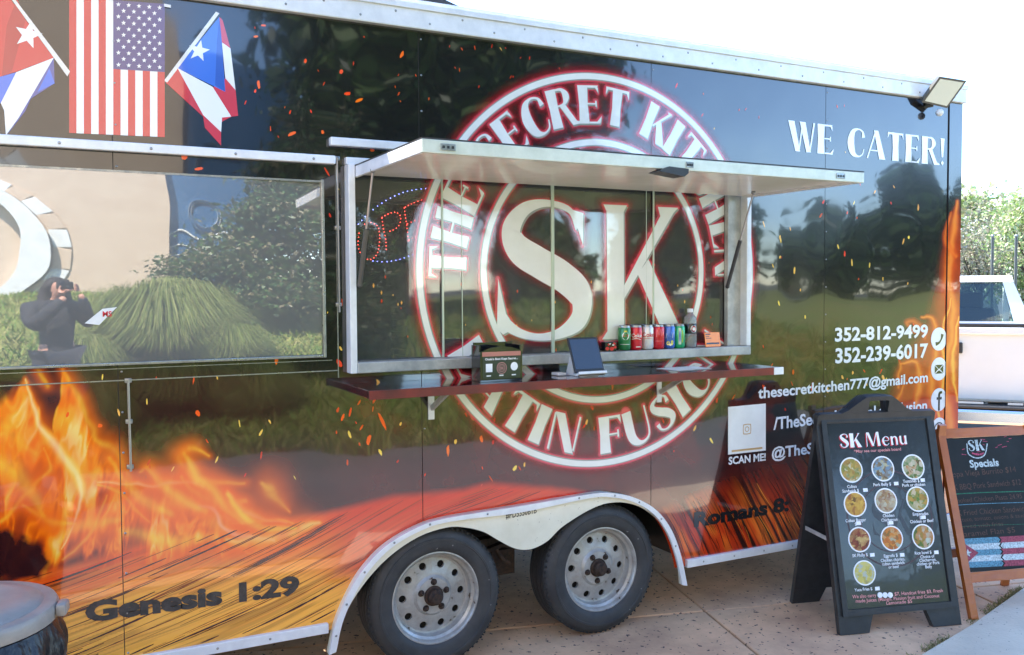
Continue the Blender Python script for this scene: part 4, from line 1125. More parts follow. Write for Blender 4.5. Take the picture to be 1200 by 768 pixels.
# --- flag prints
def star_pts(cx, cy, r, rot=0.0, k=.42, ax=1.0):
    return [(cx + ax * (r if i % 2 == 0 else r * k) * math.sin(rot + i * math.pi / 5), cy - (r if i % 2 == 0 else r * k) * math.cos(rot + i * math.pi / 5)) for i in range(10)]
def print_polys(name, polys, parent=trailer):
    mb = MB(); C = []
    for k, (pp, c) in enumerate(polys):
        mb.add([(lambda w: Vector((w[0], -.0012 - .00008 * k, w[1])))(on_wall(*p)) for p in pp], [tuple(range(len(pp)))]); C += [(*s2l(*c), 1)] * len(pp)
    return mb.build(name, 'flag_print', parent, colors=C)
RED, WHT, BLU, BL2 = (206, 44, 52), (236, 236, 234), (74, 80, 150), (58, 108, 208)
polys = [([(-6, -14), (10, -4), (63, 68), (20, 84), (-6, 92)], RED), ([(20, -2), (30, 24), (14, 84), (2, 90), (8, 30)], (180, 34, 44)),
         ([(-6, 92), (19, 85), (1, 121), (-6, 123)], BL2), ([(63, 68), (19, 85), (1, 121), (5, 130), (7, 159), (22, 138), (42, 104)], WHT),
         ([(63, 68), (64, 98), (36, 116), (30, 130), (7, 160), (22, 138), (42, 104)], BLU), ([(58, 80), (64, 98), (44, 108)], BL2),
         (star_pts(33, 41, 17, .25), WHT), ([(8, -8), (15, -4), (82, 84), (79, 90)], (226, 222, 214))]
print_polys('flag_print', polys)
def usq(u, v):   # u right, v down in the banner
    return (81 + 112 * u + .0 * v, (-4 + 9 * u) * (1 - v) + (156 + 5 * u) * v)
polys = []
for k in range(13): polys.append(([usq(k / 13, 0), usq((k + 1) / 13, 0), usq((k + 1) / 13, 1), usq(k / 13, 1)], RED if k % 2 == 0 else WHT))
polys.append(([usq(6 / 13, 0), usq(1, 0), usq(1, .512), usq(6 / 13, .512)], (62, 58, 122)))
for r in range(11):
    for c in range(5 if r % 2 == 0 else 4):
        u_, v_ = 6 / 13 + 7 / 13 * ((c + (.5 if r % 2 == 0 else 1)) / 5), .512 * (r + .7) / 11.4
        q = usq(u_, v_); polys.append((star_pts(q[0], q[1], 3.0), WHT))
polys.append(([(192, 5), (200, 6.5), (200, 10), (192, 8.5)], (226, 222, 214)))
print_polys('flag_print', polys)
polys = [([(257, 20), (261, 24), (268, 50), (270, 57), (260, 50)], RED), ([(260, 50), (270, 57), (276, 106), (264, 92)], WHT), ([(264, 92), (276, 106), (279, 136), (262, 138), (249, 103)], RED),
         ([(208, 80), (264, 108), (260, 50), (257, 20)], BL2), ([(257, 20), (260, 50), (264, 108), (252, 100), (254, 50)], (44, 84, 176)), ([(208, 80), (249, 102), (271, 137), (260, 140), (259, 156), (238, 135)], WHT),
         ([(208, 80), (194, 97), (238, 137), (240, 150), (259, 171), (259, 155), (238, 135)], RED), ([(260, 138), (271, 137), (260, 143)], RED),
         (star_pts(233, 60, 13, .2), WHT), ([(253, 14), (257, 16), (196, 97), (192, 95)], (228, 224, 216))]
print_polys('flag_print', polys)

# --- grain lines of the printed planks
EX = [-900, 0, 20, 43, 83, 133, 200, 270, 333, 400, 461, 543, 575, 640, 700, 760, 800, 830, 870, 930, 1010, 1100, 1200]
EY = [760, 690, 680, 668, 663, 647, 632, 618, 610, 598, 582, 574, 566, 572, 580, 604, 586, 572, 560, 548, 540, 530, 520]
def grain(name, curves, parent=trailer):
    mb = MB(); C = []
    for pts, wpx, col in curves:
        run = []
        for p in list(pts) + [None]:
            ok = False
            if p is not None:
                x, z = on_wall(*p)
                ok = p[1] > np.interp(p[0], EX, EY) + 4 and z > ZB + .037 and XL < x < 4.68 and not inpoly(np.array([x]), np.array([z]), hole2)[0]
            if ok: run.append((x, z)); continue
            if len(run) > 3:
                n_ = len(run); w = [wpx * .0031 * (.25 + .75 * math.sin(math.pi * (i_ + .5) / n_)) * random.uniform(.7, 1.2) for i_ in range(n_)]
                s_ = strip(run, w, 2); A_, B_ = s_[1], s_[2]; m_ = len(A_); d_ = .0006 + .0005 * random.random()
                mb.add([fn0(x_, z_, d_) for x_, z_ in A_] + [fn0(x_, z_, d_) for x_, z_ in B_], [(i_, i_ + 1, m_ + i_ + 1, m_ + i_) for i_ in range(m_ - 1)])
                C.extend([(*col, 1)] * (2 * m_))
            run = []
    mb.build(name, 'flag_print', parent, colors=C)['kind'] = 'stuff'
hole2 = [tuple(cen + (np.array(p) - cen) * 1.004) for p in FO]; hole2 = [(hole2[0][0], .2)] + hole2 + [(hole2[-1][0], .2)]
curves = []
for _ in range(330):
    s_ = random.uniform(655, 960); a = random.uniform(-60, 560); e = a + random.uniform(40, 190); ph = random.uniform(0, 6)
    if s_ > 900 and random.random() < .3: continue
    xs_ = np.arange(a, e, 7.0); ys_ = s_ - (.27 + .00035 * np.clip(xs_, -200, 500)) * xs_ + 2.0 * np.sin(xs_ * .02 + ph * .3) + 5 * np.sin(xs_ * .008 + s_ * .01)
    dk = random.random()
    curves.append((list(zip(xs_, ys_)), random.uniform(.5, 1.3) if dk < .85 else random.uniform(1.6, 2.8), s2l(96, 34, 8) if dk < .6 else s2l(60, 16, 10) if dk > .85 else s2l(150, 62, 14)))
grain('wood_grain_print', curves)
curves = []
for _ in range(150):
    s_ = random.uniform(30, 420); a = random.uniform(540, 640); e = a + random.uniform(20, 90); ph = random.uniform(0, 6)
    ys_ = np.arange(a, e, 5.0); xs_ = s_ + 700 + .52 * (ys_ - 600) - .0012 * (ys_ - 600) ** 2 + 1.6 * np.sin(ys_ * .08 + ph)
    curves.append((list(zip(xs_, ys_)), random.uniform(.6, 1.6), (.010, .005, .004) if random.random() < .75 else s2l(250, 150, 50)))
grain('wood_grain_print', curves)

# --- embers of the print
traced = [(303, 99, 4, 10), (299, 107, 3, 5), (471, 64, 4, 9), (407, 110, 9, 4), (420, 118, 11, 4), (342, 157, 11, 4), (410, 183, 12, 7), (436, 176, 6, 4), (400, 84, 4, 6), (556, 43, 7, 3), (358, 72, 4, 6), (300, 43, 7, 3), (309, 30, 6, 3), (378, 155, 4, 5), (324, 421, 4, 14), (216, 184, 9, 8), (233, 198, 11, 4), (448, 494, 4, 22), (432, 516, 5, 13), (425, 427, 4, 9), (398, 426, 6, 12), (232, 485, 6, 9), (79, 486, 4, 7), (117, 499, 6, 5), (525, 528, 4, 14), (553, 489, 4, 9), (564, 515, 4, 10), (694, 478, 3, 6)]
mb = MB(); C = []
def ember(px, py, w, h, rot, col):
    if on_wall(px, py)[1] > ZT - .02 or on_wall(px, py)[1] < .3: return
    q = []
    for k in range(7):
        a = 2 * math.pi * k / 7; r = random.uniform(.75, 1.15)
        x, y = .5 * w * math.cos(a) * r, .5 * h * math.sin(a) * r
        q.append((px + x * math.cos(rot) - y * math.sin(rot), py + x * math.sin(rot) + y * math.cos(rot)))
    V = []
    for p in q:
        x, z = on_wall(*p)
        if WX0 - .03 < x < WX1 + .03 and WZ0 - .01 < z < WZ1 + .04: return
        V.append((x, -.0007 - .0004 * random.random(), z))
    y_ = V[0][1]; mb.add([(x, y_, z) for x, _, z in V], [tuple(range(7))]); C.extend([(*col, 1)] * 7)
for t in traced: ember(*t, random.uniform(-.5, .5), s2l(255, random.randint(70, 120), random.randint(20, 50)))
def rnd(n, x0, x1, y0, y1, smin, smax, yel):
    for _ in range(n):
        s = random.uniform(smin, smax)
        col = s2l(255, random.randint(180, 220), 90) if random.random() < yel else s2l(random.randint(200, 255), random.randint(50, 90), random.randint(20, 45))
        ember(random.uniform(x0, x1), random.uniform(y0, y1), s * random.uniform(.3, .55), s * random.uniform(.9, 2.0), random.uniform(-.6, .6), col)
rnd(16, 280, 470, 20, 190, 2, 4.5, .1); rnd(20, 480, 660, 40, 120, 2, 4, .2); rnd(12, 780, 1000, 70, 190, 2, 4, .3); rnd(34, 880, 1080, 200, 420, 2.5, 5, .6)
rnd(46, 385, 620, 430, 570, 3, 8, .3); rnd(18, 90, 380, 440, 560, 2.5, 6, .5); rnd(24, 640, 960, 440, 560, 3, 8, .15); rnd(10, 380, 410, 190, 430, 3, 7, .2); rnd(16, 900, 1060, 420, 480, 3, 6, .4)
mb.build('ember_print', 'ember_print', trailer, colors=C)['kind'] = 'stuff'
# embers printed on the glass film
mb = MB(); C = []
for _ in range(46):
    px, py = random.uniform(415, 840), random.uniform(300, 420); s = random.uniform(2.5, 6)
    x, z = on_wall(px, py, GY); col = s2l(255, 190, 90) if random.random() < .4 else s2l(226, 76, 40); k = .0018 * s
    mb.add([(x - k * .4, GY - .0012, z), (x, GY - .0012, z - k), (x + k * .4, GY - .0012, z), (x, GY - .0012, z + k)], [(0, 1, 2, 3)]); C += [(*col, 1)] * 4
mb.build('ember_print', 'ember_print', swin, colors=C)['kind'] = 'stuff'

# --- flood lamp on the corner, roof unit
n = np.array((-.30, -.80, -.52)); n /= np.linalg.norm(n); p0 = Vector((*[on_wall(1107, 108, -.11)[0]], -.11, on_wall(1107, 108, -.11)[1]))
q = [on_plane(*p, p0, n) for p in ((1101, 90), (1133, 95), (1110, 127), (1080, 120))]; nv = Vector(n); c0 = sum(q, Vector()) / 4
lamp = bpy.data.objects.new('flood_lamp', None); COL.objects.link(lamp); attach(lamp, trailer); WM[lamp] = Matrix.Identity(4)
mb = MB(); mb.add([p for p in q] + [c0 + (p - c0) * .92 - nv * .035 for p in q], [(0, 1, 2, 3), (7, 6, 5, 4), (0, 4, 5, 1), (1, 5, 6, 2), (2, 6, 7, 3), (3, 7, 4, 0)]); mb.build('housing', 'lamp_body', lamp)
mb = MB(); mb.add([c0 + (p - c0) * .86 + nv * .0015 for p in q], [(0, 1, 2, 3)]); mb.build('lens', 'lamp_lens', lamp)
mb = MB(); a = (q[2] + q[3]) / 2 - nv * .02; wx, wz = on_wall(1088, 121)
mb.tube([a, a + Vector((-.01, .06, -.015)), (wx, -.005, wz)], .010); mb.box(wx - .03, wx + .03, -.014, -.001, wz - .022, wz + .022, 0, .004); mb.build('arm', 'lamp_body', lamp)
mb = MB(); A1 = on_wall(1101, 132, -.06); mb.sphere((A1[0], -.06, A1[1]), .022, 12); mb.build('motion_sensor', 'white_plastic', lamp)
mb = MB(); xa, xe = on_wall(300, 0, .9)[0], on_wall(560, 14, .9)[0]
zz = on_wall(440, -8, .75)[1] + .05
prof = [(0, 0), (.02, .05), (.12, .10), (.3, .125), (.7, .125), (.88, .10), (.97, .05), (1, 0)]
mb.prism([(xa + (xe - xa) * u_, ZT + .12 + v_ / .125 * (zz - ZT - .12)) for u_, v_ in prof], lambda x, y, d: Vector((x, d, y)), .75, 1.35)
mb.build('roof_vent', 'black_plastic', trailer)
mb = MB(); x, za = on_wall(737, 26, 1.4); mb.tube([(x, 1.4, ZT + .11), (x, 1.4, za)], .008); mb.box(x - .05, x + .03, 1.36, 1.44, za, za + .025, 0, .01); mb.build('roof_antenna', 'white_plastic', trailer)

# ------------------------------------------------------------------ things inside and on the serving window
# open sign behind the glass
sp = .085
def ow(px, py): x, z = on_wall(px, py, sp); return (x, sp, z)
osx, osz = on_wall(466, 264, sp)
osg = thing('open_sign', (osx, sp + .02, osz - .2), 0, 'LED open sign glowing red and blue behind the left serving pane', 'sign')
mb = MB(); mb.lathe([(.17, 0), (.17, .012)], 32, Matrix.Translation((osx, sp + .03, osz)) @ Matrix.Rotation(-.35, 4, 'Y') @ Matrix.Diagonal((1.1, 1, .9, 1)) @ Matrix.Rotation(math.pi / 2, 4, 'X'), closed=True); mb.build('backing', 'black_plastic', osg)
def leds(name, paths, mname, r, gap):
    mb = MB()
    for pth in paths:
        Q = crom(pth, [1] * len(pth), 12)[0]; acc = 0; last = Q[0]; pts = [Q[0]]
        for p in Q[1:]:
            if np.hypot(*(p - pts[-1])) >= gap: pts.append(p)
        for p in pts: mb.sphere(ow(*p), r, 6)
    o = mb.build(name, mname, osg); o['kind'] = 'stuff'
leds('blue_lamps', [[(420, 263), (430, 252), (445, 240), (460, 231), (475, 225), (490, 222), (502, 221)], [(437, 306), (450, 307), (465, 305), (480, 300), (495, 294), (508, 285), (516, 276)]], 'led_blue', .0019, 5)
zo = lambda L_: [(400 + x / 5.4875, 190 + y / 5.4875) for x, y in L_]
leds('red_lamps', [zo([(150, 400), (190, 390), (232, 412), (246, 470), (240, 560), (215, 612), (175, 627), (135, 605), (108, 540), (115, 450)]), zo([(262, 360), (270, 430), (284, 490), (290, 570)]), zo([(262, 356), (300, 335), (350, 324), (380, 350), (375, 400), (345, 432), (300, 450)]),
     zo([(405, 295), (412, 350), (422, 420), (432, 515)]), zo([(412, 290), (450, 270), (530, 238)]), zo([(425, 398), (490, 370)]), zo([(436, 500), (490, 475)]), zo([(555, 440), (548, 260)]), zo([(552, 262), (600, 300), (620, 400)])], 'led_red', .0019, 3.6)
# stack of cups inside
x, z = on_wall(468, 424, .2)
cups = thing('cup_stack', (x, .2, 1.02), 0, 'tall stack of clear plastic cups behind the left serving pane', 'cups')
mb = MB(); mb.box(x - .12, x + .12, .1, .3, 1.0205, 1.345, 0, .01); mb.build('cup_holder', 'alu_dull', cups)
mat('cup', s2l(150, 156, 158), .25, trans=.3)
for k in range(9):
    mb = MB(); zz = 1.346 + k * .026
    mb.lathe([(.030, zz), (.036, zz + .022), (.039, zz + .024), (.036, zz + .025)], 16, Matrix.Translation((x, .2, 0))); mb.build('cup', 'cup', cups)

SILLZ = WZ0 + .0455
def can_mat(nm, c): return mat('can_' + nm, s2l(*c), .25, .25, coat=.4)
for nm, c in (('green', (38, 122, 66)), ('red', (206, 28, 44)), ('silver', (214, 214, 212)), ('yellow', (224, 208, 56)), ('blue', (58, 104, 186)), ('lime', (34, 166, 104)), ('white', (234, 234, 230)), ('black', (20, 20, 22)), ('orange', (240, 128, 24)), ('pink', (216, 96, 110))): can_mat(nm, c)
def wrap_poly(mb, pts, r, x0, y0, z0, mi, yaw=-.45):
    """flat outline (metres) bent round a can"""
    mb.add([(x0 + r * math.sin(u / r + yaw), y0 - r * math.cos(u / r + yaw), z0 + v) for u, v in pts], [tuple(range(len(pts)))], mi)
def wrap_strip(mb, path, ws, r, x0, y0, z0, mi, yaw=-.45):
    s_ = strip(path, ws, 6); A_, B_ = s_[1], s_[2]; n_ = len(A_)
    f = lambda u, v: (x0 + r * math.sin(u / r + yaw), y0 - r * math.cos(u / r + yaw), z0 + v)
    mb.add([f(*p) for p in A_] + [f(*p) for p in B_], [(i, i + 1, n_ + i + 1, n_ + i) for i in range(n_ - 1)], mi)
def can(px, base, label, marks):
    x = on_wall(px, 400, -.012)[0]; y, z = -.012, SILLZ; r, h = .0315, .120
    t = thing('soda_can', (x, y, z), 0, label, 'can', 'soda cans on the serving sill')
    T = Matrix.Translation((x, y, z))
    mb = MB(); mb.lathe([(.024, .001), (.0265, .003), (r, .012), (r, .103), (.029, .109)], 28, T); mb.build('can_body', 'can_' + base, t)
    mb = MB(); mb.lathe([(.029, .1092), (.0265, .116), (.0272, .119), (.026, .120), (.0245, .1165), (.001, .1165)], 28, T); mb.build('can_lid', 'alu', t)
    mb = MB(); mb.lathe([(.001, .0005), (.022, .0005), (.024, .0009)], 28, T); mb.build('can_base', 'alu', t)
    if marks:
        mats_ = []; mb = MB()
        for kind, mname, dat in marks:
            if mname not in mats_: mats_.append(mname)
            mi = mats_.index(mname)
            if kind == 'poly': wrap_poly(mb, dat, r + .0004 + .0001 * mi, x, y, z, mi)
            elif kind == 'strip': wrap_strip(mb, dat[0], dat[1], r + .0006, x, y, z, mi)
            elif kind == 'text':
                V, F = text2d(dat[0], .02); k = dat[3] / .73; V = V * k; V[:, 0] += dat[1] - V[:, 0].max() / 2; V[:, 1] += dat[2]
                rr_ = r + .0009
                mb.add([(x + rr_ * math.sin(u / rr_ - .45), y - rr_ * math.cos(u / rr_ - .45), z + v) for u, v in V], F, mi)
        mb.build('printed_mark', mats_, t)['kind'] = 'stuff'
ell = lambda cx, cy, a, b_, n=16: [(cx + a * math.cos(2 * math.pi * k / n), cy + b_ * math.sin(2 * math.pi * k / n)) for k in range(n)]
can(731.7, 'green', 'dark green soda can with a pale badge, first in the row of cans', [('poly', 'can_white', ell(.002, .07, .018, .019)), ('poly', 'can_red', ell(.002, .072, .013, .006)), ('strip', 'can_white', ([(-.025, .03), (.025, .03)], [.002, .002])), ('poly', 'can_yellow', ell(.002, .092, .008, .004))])
scr = [(-.016, .074), (-.008, .085), (-.012, .064), (-.002, .078), (.004, .068), (.01, .08), (.016, .066), (.02, .076)]
can(745, 'red', 'red soda can with white script between the green and the white can', [('text', 'can_white', ('Coke', .0, .062, .018)), ('strip', 'can_white', ([(-.026, .052), (0, .056), (.024, .05)], [.003, .003, .002])), ('strip', 'can_white', ([(-.004, .016), (.02, .016)], [.004, .004]))])
can(758.3, 'silver', 'white soda can with red script between two red cans', [('text', 'can_red', ('Coke', .002, .062, .022)), ('strip', 'can_red', ([(-.02, .054), (.02, .054)], [.002, .002]))])
can(771, 'red', 'plain red soda can between the white can and the yellow can', [('strip', 'can_pink', ([(-.012, .06), (-.008, .095), (0, .07), (.006, .098), (.012, .064)], [.004] * 5)), ('strip', 'can_pink', ([(-.02, .04), (.02, .04)], [.003, .003]))])
can(783.5, 'blue', 'blue and yellow patterned soda can between red and light green cans', [('poly', 'can_yellow', [(-.04, .09), (.04, .086), (.04, .103), (-.04, .103)]), ('poly', 'can_white', [(-.02, .05), (.014, .054), (.018, .08), (-.016, .076)]), ('poly', 'can_blue', ell(.0, .066, .01, .008)), ('poly', 'can_yellow', ell(-.008, .028, .008, .01)), ('poly', 'can_yellow', ell(.012, .03, .007, .012)), ('poly', 'can_white', ell(.003, .02, .006, .006))])
can(795.3, 'lime', 'light green soda can next to the clear bottle', [('poly', 'can_white', [(-.006, .02), (.006, .02), (.006, .1), (-.006, .1)]), ('poly', 'can_blue', ell(.0, .06, .004, .03)), ('strip', 'can_yellow', ([(.012, .03), (.016, .06), (.012, .09)], [.003] * 3))])
# bottle
def bottle(px, y, label, capc, s=1.0):
    x = on_wall(px, 400, y)[0]; T = Matrix.Translation((x, y, SILLZ)) @ Matrix.Diagonal((s, s, s, 1))
    t = thing('water_bottle', (x, y, SILLZ), 0, label, 'bottle')
    mb = MB(); mb.lathe([(.001, .002), (.028, .002), (.0325, .010), (.0325, .05), (.031, .056), (.0325, .062), (.0325, .118), (.0325, .135), (.028, .152), (.016, .166), (.0125, .172), (.0125, .18)], 28, T); mb.build('bottle_body', 'bottle_clear', t)
    mb = MB(); mb.lathe([(.033, .07), (.0335, .071), (.0335, .118), (.033, .119)], 28, T); lb = mb.build('label_band', 'can_black', t)
    mb = MB(); rr_ = .0339 * s
    for k, (a_, m_) in enumerate(((.017, 0), (.012, 1), (.008, 0))):
        wrap_poly(mb, ell(.012, .094, a_, a_ * 1.1), rr_ + .0002 * k, x, y, SILLZ, m_)
    mb.build('round_mark', ['can_white', 'can_red'], lb)
    mb = MB(); mb.lathe([(.0145, .176), (.0145, .192), (.013, .194), (.001, .194)], 20, T); mb.build('bottle_cap', capc, t)
mat('bottle_clear', s2l(214, 220, 222), .06, trans=.75, ior=1.2, coat=.3)
bottle(808.7, -.012, 'clear plastic bottle with a black label at the end of the cans', 'white_plastic')
# small candy packet and orange card
x = on_wall(713, 410, -.02)[0]
t = thing('candy_box', (x, -.02, SILLZ), 0, 'small black and red packet left of the green can', 'packet')
mb = MB(); mb.box(x - .032, x + .032, -.042, -.006, SILLZ, SILLZ + .045, 0, .003); mb.build('packet', 'can_black', t)
mb = MB()
for u, v, a_ in ((-.02, .014, .011), (.004, .012, .012), (.022, .02, .009), (-.012, .032, .007), (.018, .036, .008)): mb.add([(x + p, -.0425, SILLZ + q_) for p, q_ in ell(u, v, a_, a_ * .8, 10)], [tuple(range(10))])
mb.build('printed_mark', 'can_red', t)
mb = MB()
for u, v in ((-.006, .036), (.012, .03)): mb.add([(x + p, -.0428, SILLZ + q_) for p, q_ in ell(u, v, .006, .003, 8)], [tuple(range(8))])
mb.build('printed_mark', 'can_white', t)
x = on_wall(835, 398, -.03)[0]
t = thing('orange_card', (x, -.03, SILLZ), 0, 'orange card with black print standing right of the bottle', 'card')
TT = Matrix.Translation((x, -.035, SILLZ)) @ Matrix.Rotation(-.16, 4, 'X')
mb = MB(); mb.box(-.048, .048, -.002, .002, .001, .074, 0, .001, TT); mb.build('card', 'can_orange', t)
mb = MB(); mb.box(-.042, .040, -.0028, -.0022, .014, .022, 0, 0, TT)
f_ = lambda u, v, d: TT @ Vector((u, -.0026, v))
for k, (tx, v, h) in enumerate((('NOTICE', .062, .007), ('no refunds', .052, .004), ('all sales final', .043, .004))): mb.box(-.042, -.042 + (.03, .022, .034)[k], -.0028, -.0022, v, v + h * .8, 0, 0, TT)
mb.build('printed_line', 'can_black', t)['kind'] = 'stuff'

# card holder on the shelf
P = onz(590, 446, SZ); cx, cy = P.x, -.16
t = thing('leaflet_holder', (cx, cy, SZ), 0, 'black leaflet holder with a printed front standing on the counter shelf', 'leaflet holder')
k = (D + cy) / D
x0, x1 = on_wall(563, 430, -.22)[0], on_wall(612, 430, -.22)[0]
TT = Matrix.Translation((x0, -.22, SZ + .001))
W_ = x1 - x0
mb = MB()
mb.prism([(0, 0), (W_, 0), (W_, .125), (W_ * .75, .141), (W_ * .5, .146), (W_ * .25, .141), (0, .125)], lambda x, y, d: TT @ Vector((x, d, y)), 0, .012)
mb.box(0, .006, .0125, .09, 0, .15, 0, .001, TT); mb.box(W_ - .006, W_, .0125, .09, 0, .15, 0, .001, TT); mb.box(.0065, W_ - .0065, .082, .09, .0, .16, 0, .001, TT); mb.box(.0065, W_ - .0065, .0125, .0815, 0, .006, 0, 0, TT)
mb.build('holder_body', 'black_gloss', t)
mat('card_print', s2l(34, 44, 36), .3, coat=.4); mat('salmon', s2l(176, 110, 100), .35, coat=.5)
mb = MB(); mb.box(W_ * .05, W_ * .95, -.0012, -.0003, .012, .105, 0, 0, TT); cp = mb.build('front_card', 'card_print', t)
mb = MB(); mb.box(W_ * .04, W_ * .96, -.0012, -.0003, .1055, .124, 0, 0, TT); mb.build('card_header', 'salmon', t)
f_ = lambda x, y, d: TT @ Vector((x, -.0018 - d, y))
mb = MB(); put_text(mb, "Ocala's Best Kept Secret...", f_, W_ * .5, .09, w=W_ * .78, h=.009, bold=.02, align='c')
mb.build('lettering', 'text_white', cp)
for kind, cx_ in (('sq', .2), ('lg', .5), ('rd', .8)):
    mb = MB(); c = W_ * cx_
    if kind == 'sq': mb.box(c - .015, c + .015, -.002, -.0015, .04, .075, 0, 0, TT); mb.build('printed_square', 'text_white', cp)
    elif kind == 'rd': mb.add([f_(c + p, .06 + q_, 0) for p, q_ in ell(0, 0, .017, .018, 20)], [tuple(range(20))]); mb.build('printed_disc', 'text_white', cp)
    else:
        for i_, (a_, m_) in enumerate(((.023, 1), (.021, 0), (.015, 1), (.013, 0))): mb.add([f_(c + p, .055 + q_, .0002 * i_) for p, q_ in ell(0, 0, a_, a_ * 1.05, 20)], [tuple(range(20))], m_)
        put_text(mb, 'SK', f_, c, .049, h=.012, bold=.01, align='c', depth=.001, mi=1); mb.build('printed_logo', ['card_print', 'text_pink'], cp)
for c in (.2, .5, .8):
    mb = MB(); mb.box(W_ * c - .012, W_ * c + .008, -.002, -.0015, .022, .027, 0, 0, TT); mb.build('printed_line', 'text_white', cp)

# tablet on its stand
BL, BR = onz(674, 443, SZ + .022), onz(709, 439.5, SZ + .022)
BR.y = BL.y = -.24; 
BL.x, BR.x = on_wall(674, 443, -.24)[0], on_wall(709, 440, -.24)[0]
ux = Vector((1, 0, 0)); up = Vector((0, math.sin(.42), math.cos(.42))); nn = up.cross(ux) * -1
nn = ux.cross(up); nn = nn if nn.y < 0 else -nn
t = thing('tablet_stand', (BL.x + .06, -.2, SZ), 0, 'tablet with a dark screen leaning on a white stand on the counter', 'tablet')
Lh = .165; Wt = BR.x - BL.x
TT = Matrix((ux, -nn, up)).transposed().to_4x4(); TT.translation = Vector((BL.x, -.24, SZ + .020))
mb = MB(); mb.box(0, Wt, 0, .008, 0, Lh, 0, .003, TT); tb = mb.build('tablet_body', 'black_plastic', t)
mb = MB(); mb.box(.007, Wt - .007, -.0012, -.0002, .016, Lh - .010, 0, 0, TT); mb.build('screen', 'screen', tb)
mb = MB(); mb.box(.008, Wt - .002, -.02, .012, -.014, -.0005, 0, .003, TT)
mb.prism([(-.235, SZ + .001), (-.11, SZ + .001), (-.11, SZ + .008), (-.15, SZ + .10), (-.158, SZ + .10), (-.17, SZ + .012), (-.235, SZ + .008)], lambda y, z, d: Vector((BL.x + d, y, z)), .03, Wt - .03)
mb.box(BL.x - .035, BL.x + .01, -.15, -.09, SZ + .001, SZ + .014, 0, .003); mb.build('stand', 'white_plastic', t)
# papers lying on the shelf
x0 = on_wall(735, 437, -.15)[0]
mb = MB(); TT = Matrix.Translation((x0 + .34, -.13, SZ + .0015)) @ Matrix.Rotation(.1, 4, 'Z')
mb.box(-.11, .11, -.075, .075, 0, .001, 0, 0, TT); o = mb.build('paper_sheet', 'paper'); props(o, 'sheet of white paper lying on the right half of the counter shelf', 'paper')

# ------------------------------------------------------------------ A-frame boards
class Board:
    def __init__(s, FLp, FRp, topL, spread, lean_back):
        s.FL, s.FR = Vector((*on_ground(*FLp), 0)), Vector((*on_ground(*FRp), 0))
        s.ux = (s.FR - s.FL).normalized(); s.nb = Vector((-s.ux.y, s.ux.x, 0)); s.W = (s.FR - s.FL).length; s.spread = spread
        tp = s.FL + s.nb * lean_back
        T = on_plane(*topL, tp, s.nb); s.hz = T.z
        s.up = (s.nb * lean_back + Vector((0, 0, s.hz))).normalized(); s.L = math.hypot(lean_back, s.hz)
        s.n = s.ux.cross(s.up)
        if s.n.y > 0: s.n = -s.n
    def fn(s, u, v, d): return s.FL + s.ux * u + s.up * v + s.n * d
    def uv(s, px, py, d=0.0):
        p = on_plane(px, py, s.FL + s.n * d, s.n) - s.FL; return p.dot(s.ux), p.dot(s.up)
    def line(s, mb, txt, pL, pR, cap, d, bold=.01, mi=0, center=None, sx=.9, disp=False):
        if center:
            u, v = s.uv(*center, d); v2 = s.uv(center[0], center[1] - cap, d)[1]
            put_text(mb, txt, lambda x, y, q: s.fn(u + x, v + y, d), 0, 0, h=v2 - v, bold=bold, mi=mi, align='c', sx=sx)
            return
        a, e = s.uv(*pL, d), s.uv(*pR, d); h = s.uv(pL[0], pL[1] - cap, d)[1] - a[1]; w = e[0] - a[0]
        f = lambda x, y, q: s.fn(a[0] + x, a[1] + y + (e[1] - a[1]) * x / w, d + q)
        if disp:
            kx = w / word_width(txt); q0 = 0
            for ch in txt:
                glyph_add(mb, ch, lambda x, y, q, q0=q0: f((x + q0) * kx, y * h, q), 0, mi, .0001); q0 += G[ch][1] + .07
        else: put_text(mb, txt, f, 0, 0, w=w, h=h, bold=bold, mi=mi)

B = Board((985, 746), (1127, 733), (949, 484), .48, .24)
menu = thing('menu_board', tuple((B.FL + B.FR) / 2 + B.nb * .24), 0, 'black plastic A-frame menu board with round food pictures', 'sidewalk sign')
W_, L_ = B.W, B.L
def panel_outline(mb, fn, d0, d1):
    v0, v1 = .088, L_
    mb.prism([(0, v0), (W_, v0), (W_, v1 - .01), (W_ - .012, v1), (.012, v1), (0, v1 - .01)], fn, d0, d1)
    for a_, b_ in ((0, .155 * W_ / .66), (W_ - .155 * W_ / .66, W_)):
        s1 = a_ if a_ == 0 else b_
        mb.prism([(a_, .004), (b_, .004), (b_ + (.03 if a_ == 0 else 0), v0 - .0005), (a_ - (0 if a_ == 0 else .03), v0 - .0005)], fn, d0, d1)
    # handle hump with slot
    c = W_ * .5; hb, ht = v1 + .0005, v1 + .085
    mb.prism([(c - .20, hb), (c - .055, hb), (c - .055, ht - .025), (c - .04, ht - .022), (c - .04, ht), (c - .075, ht - .004), (c - .12, hb + .05), (c - .16, hb + .018)], fn, d0, d1)
    mb.prism([(c + .20, hb), (c + .055, hb), (c + .055, ht - .025), (c + .04, ht - .022), (c + .04, ht), (c + .075, ht - .004), (c + .12, hb + .05), (c + .16, hb + .018)][::-1], fn, d0, d1)
    mb.prism([(c - .0395, ht - .022), (c + .0395, ht - .022), (c + .0395, ht), (c - .0395, ht)], fn, d0, d1)
mb = MB(); panel_outline(mb, B.fn, -.03, 0); mb.build('front_panel', 'black_plastic', menu)
upb = (B.nb * -.24 + Vector((0, 0, B.hz))).normalized(); nbk = B.n.copy()
fb = lambda u, v, d: B.FL + B.nb * .48 + B.ux * u + upb * v - Vector((B.n.x, B.n.y, -B.n.z)) * d
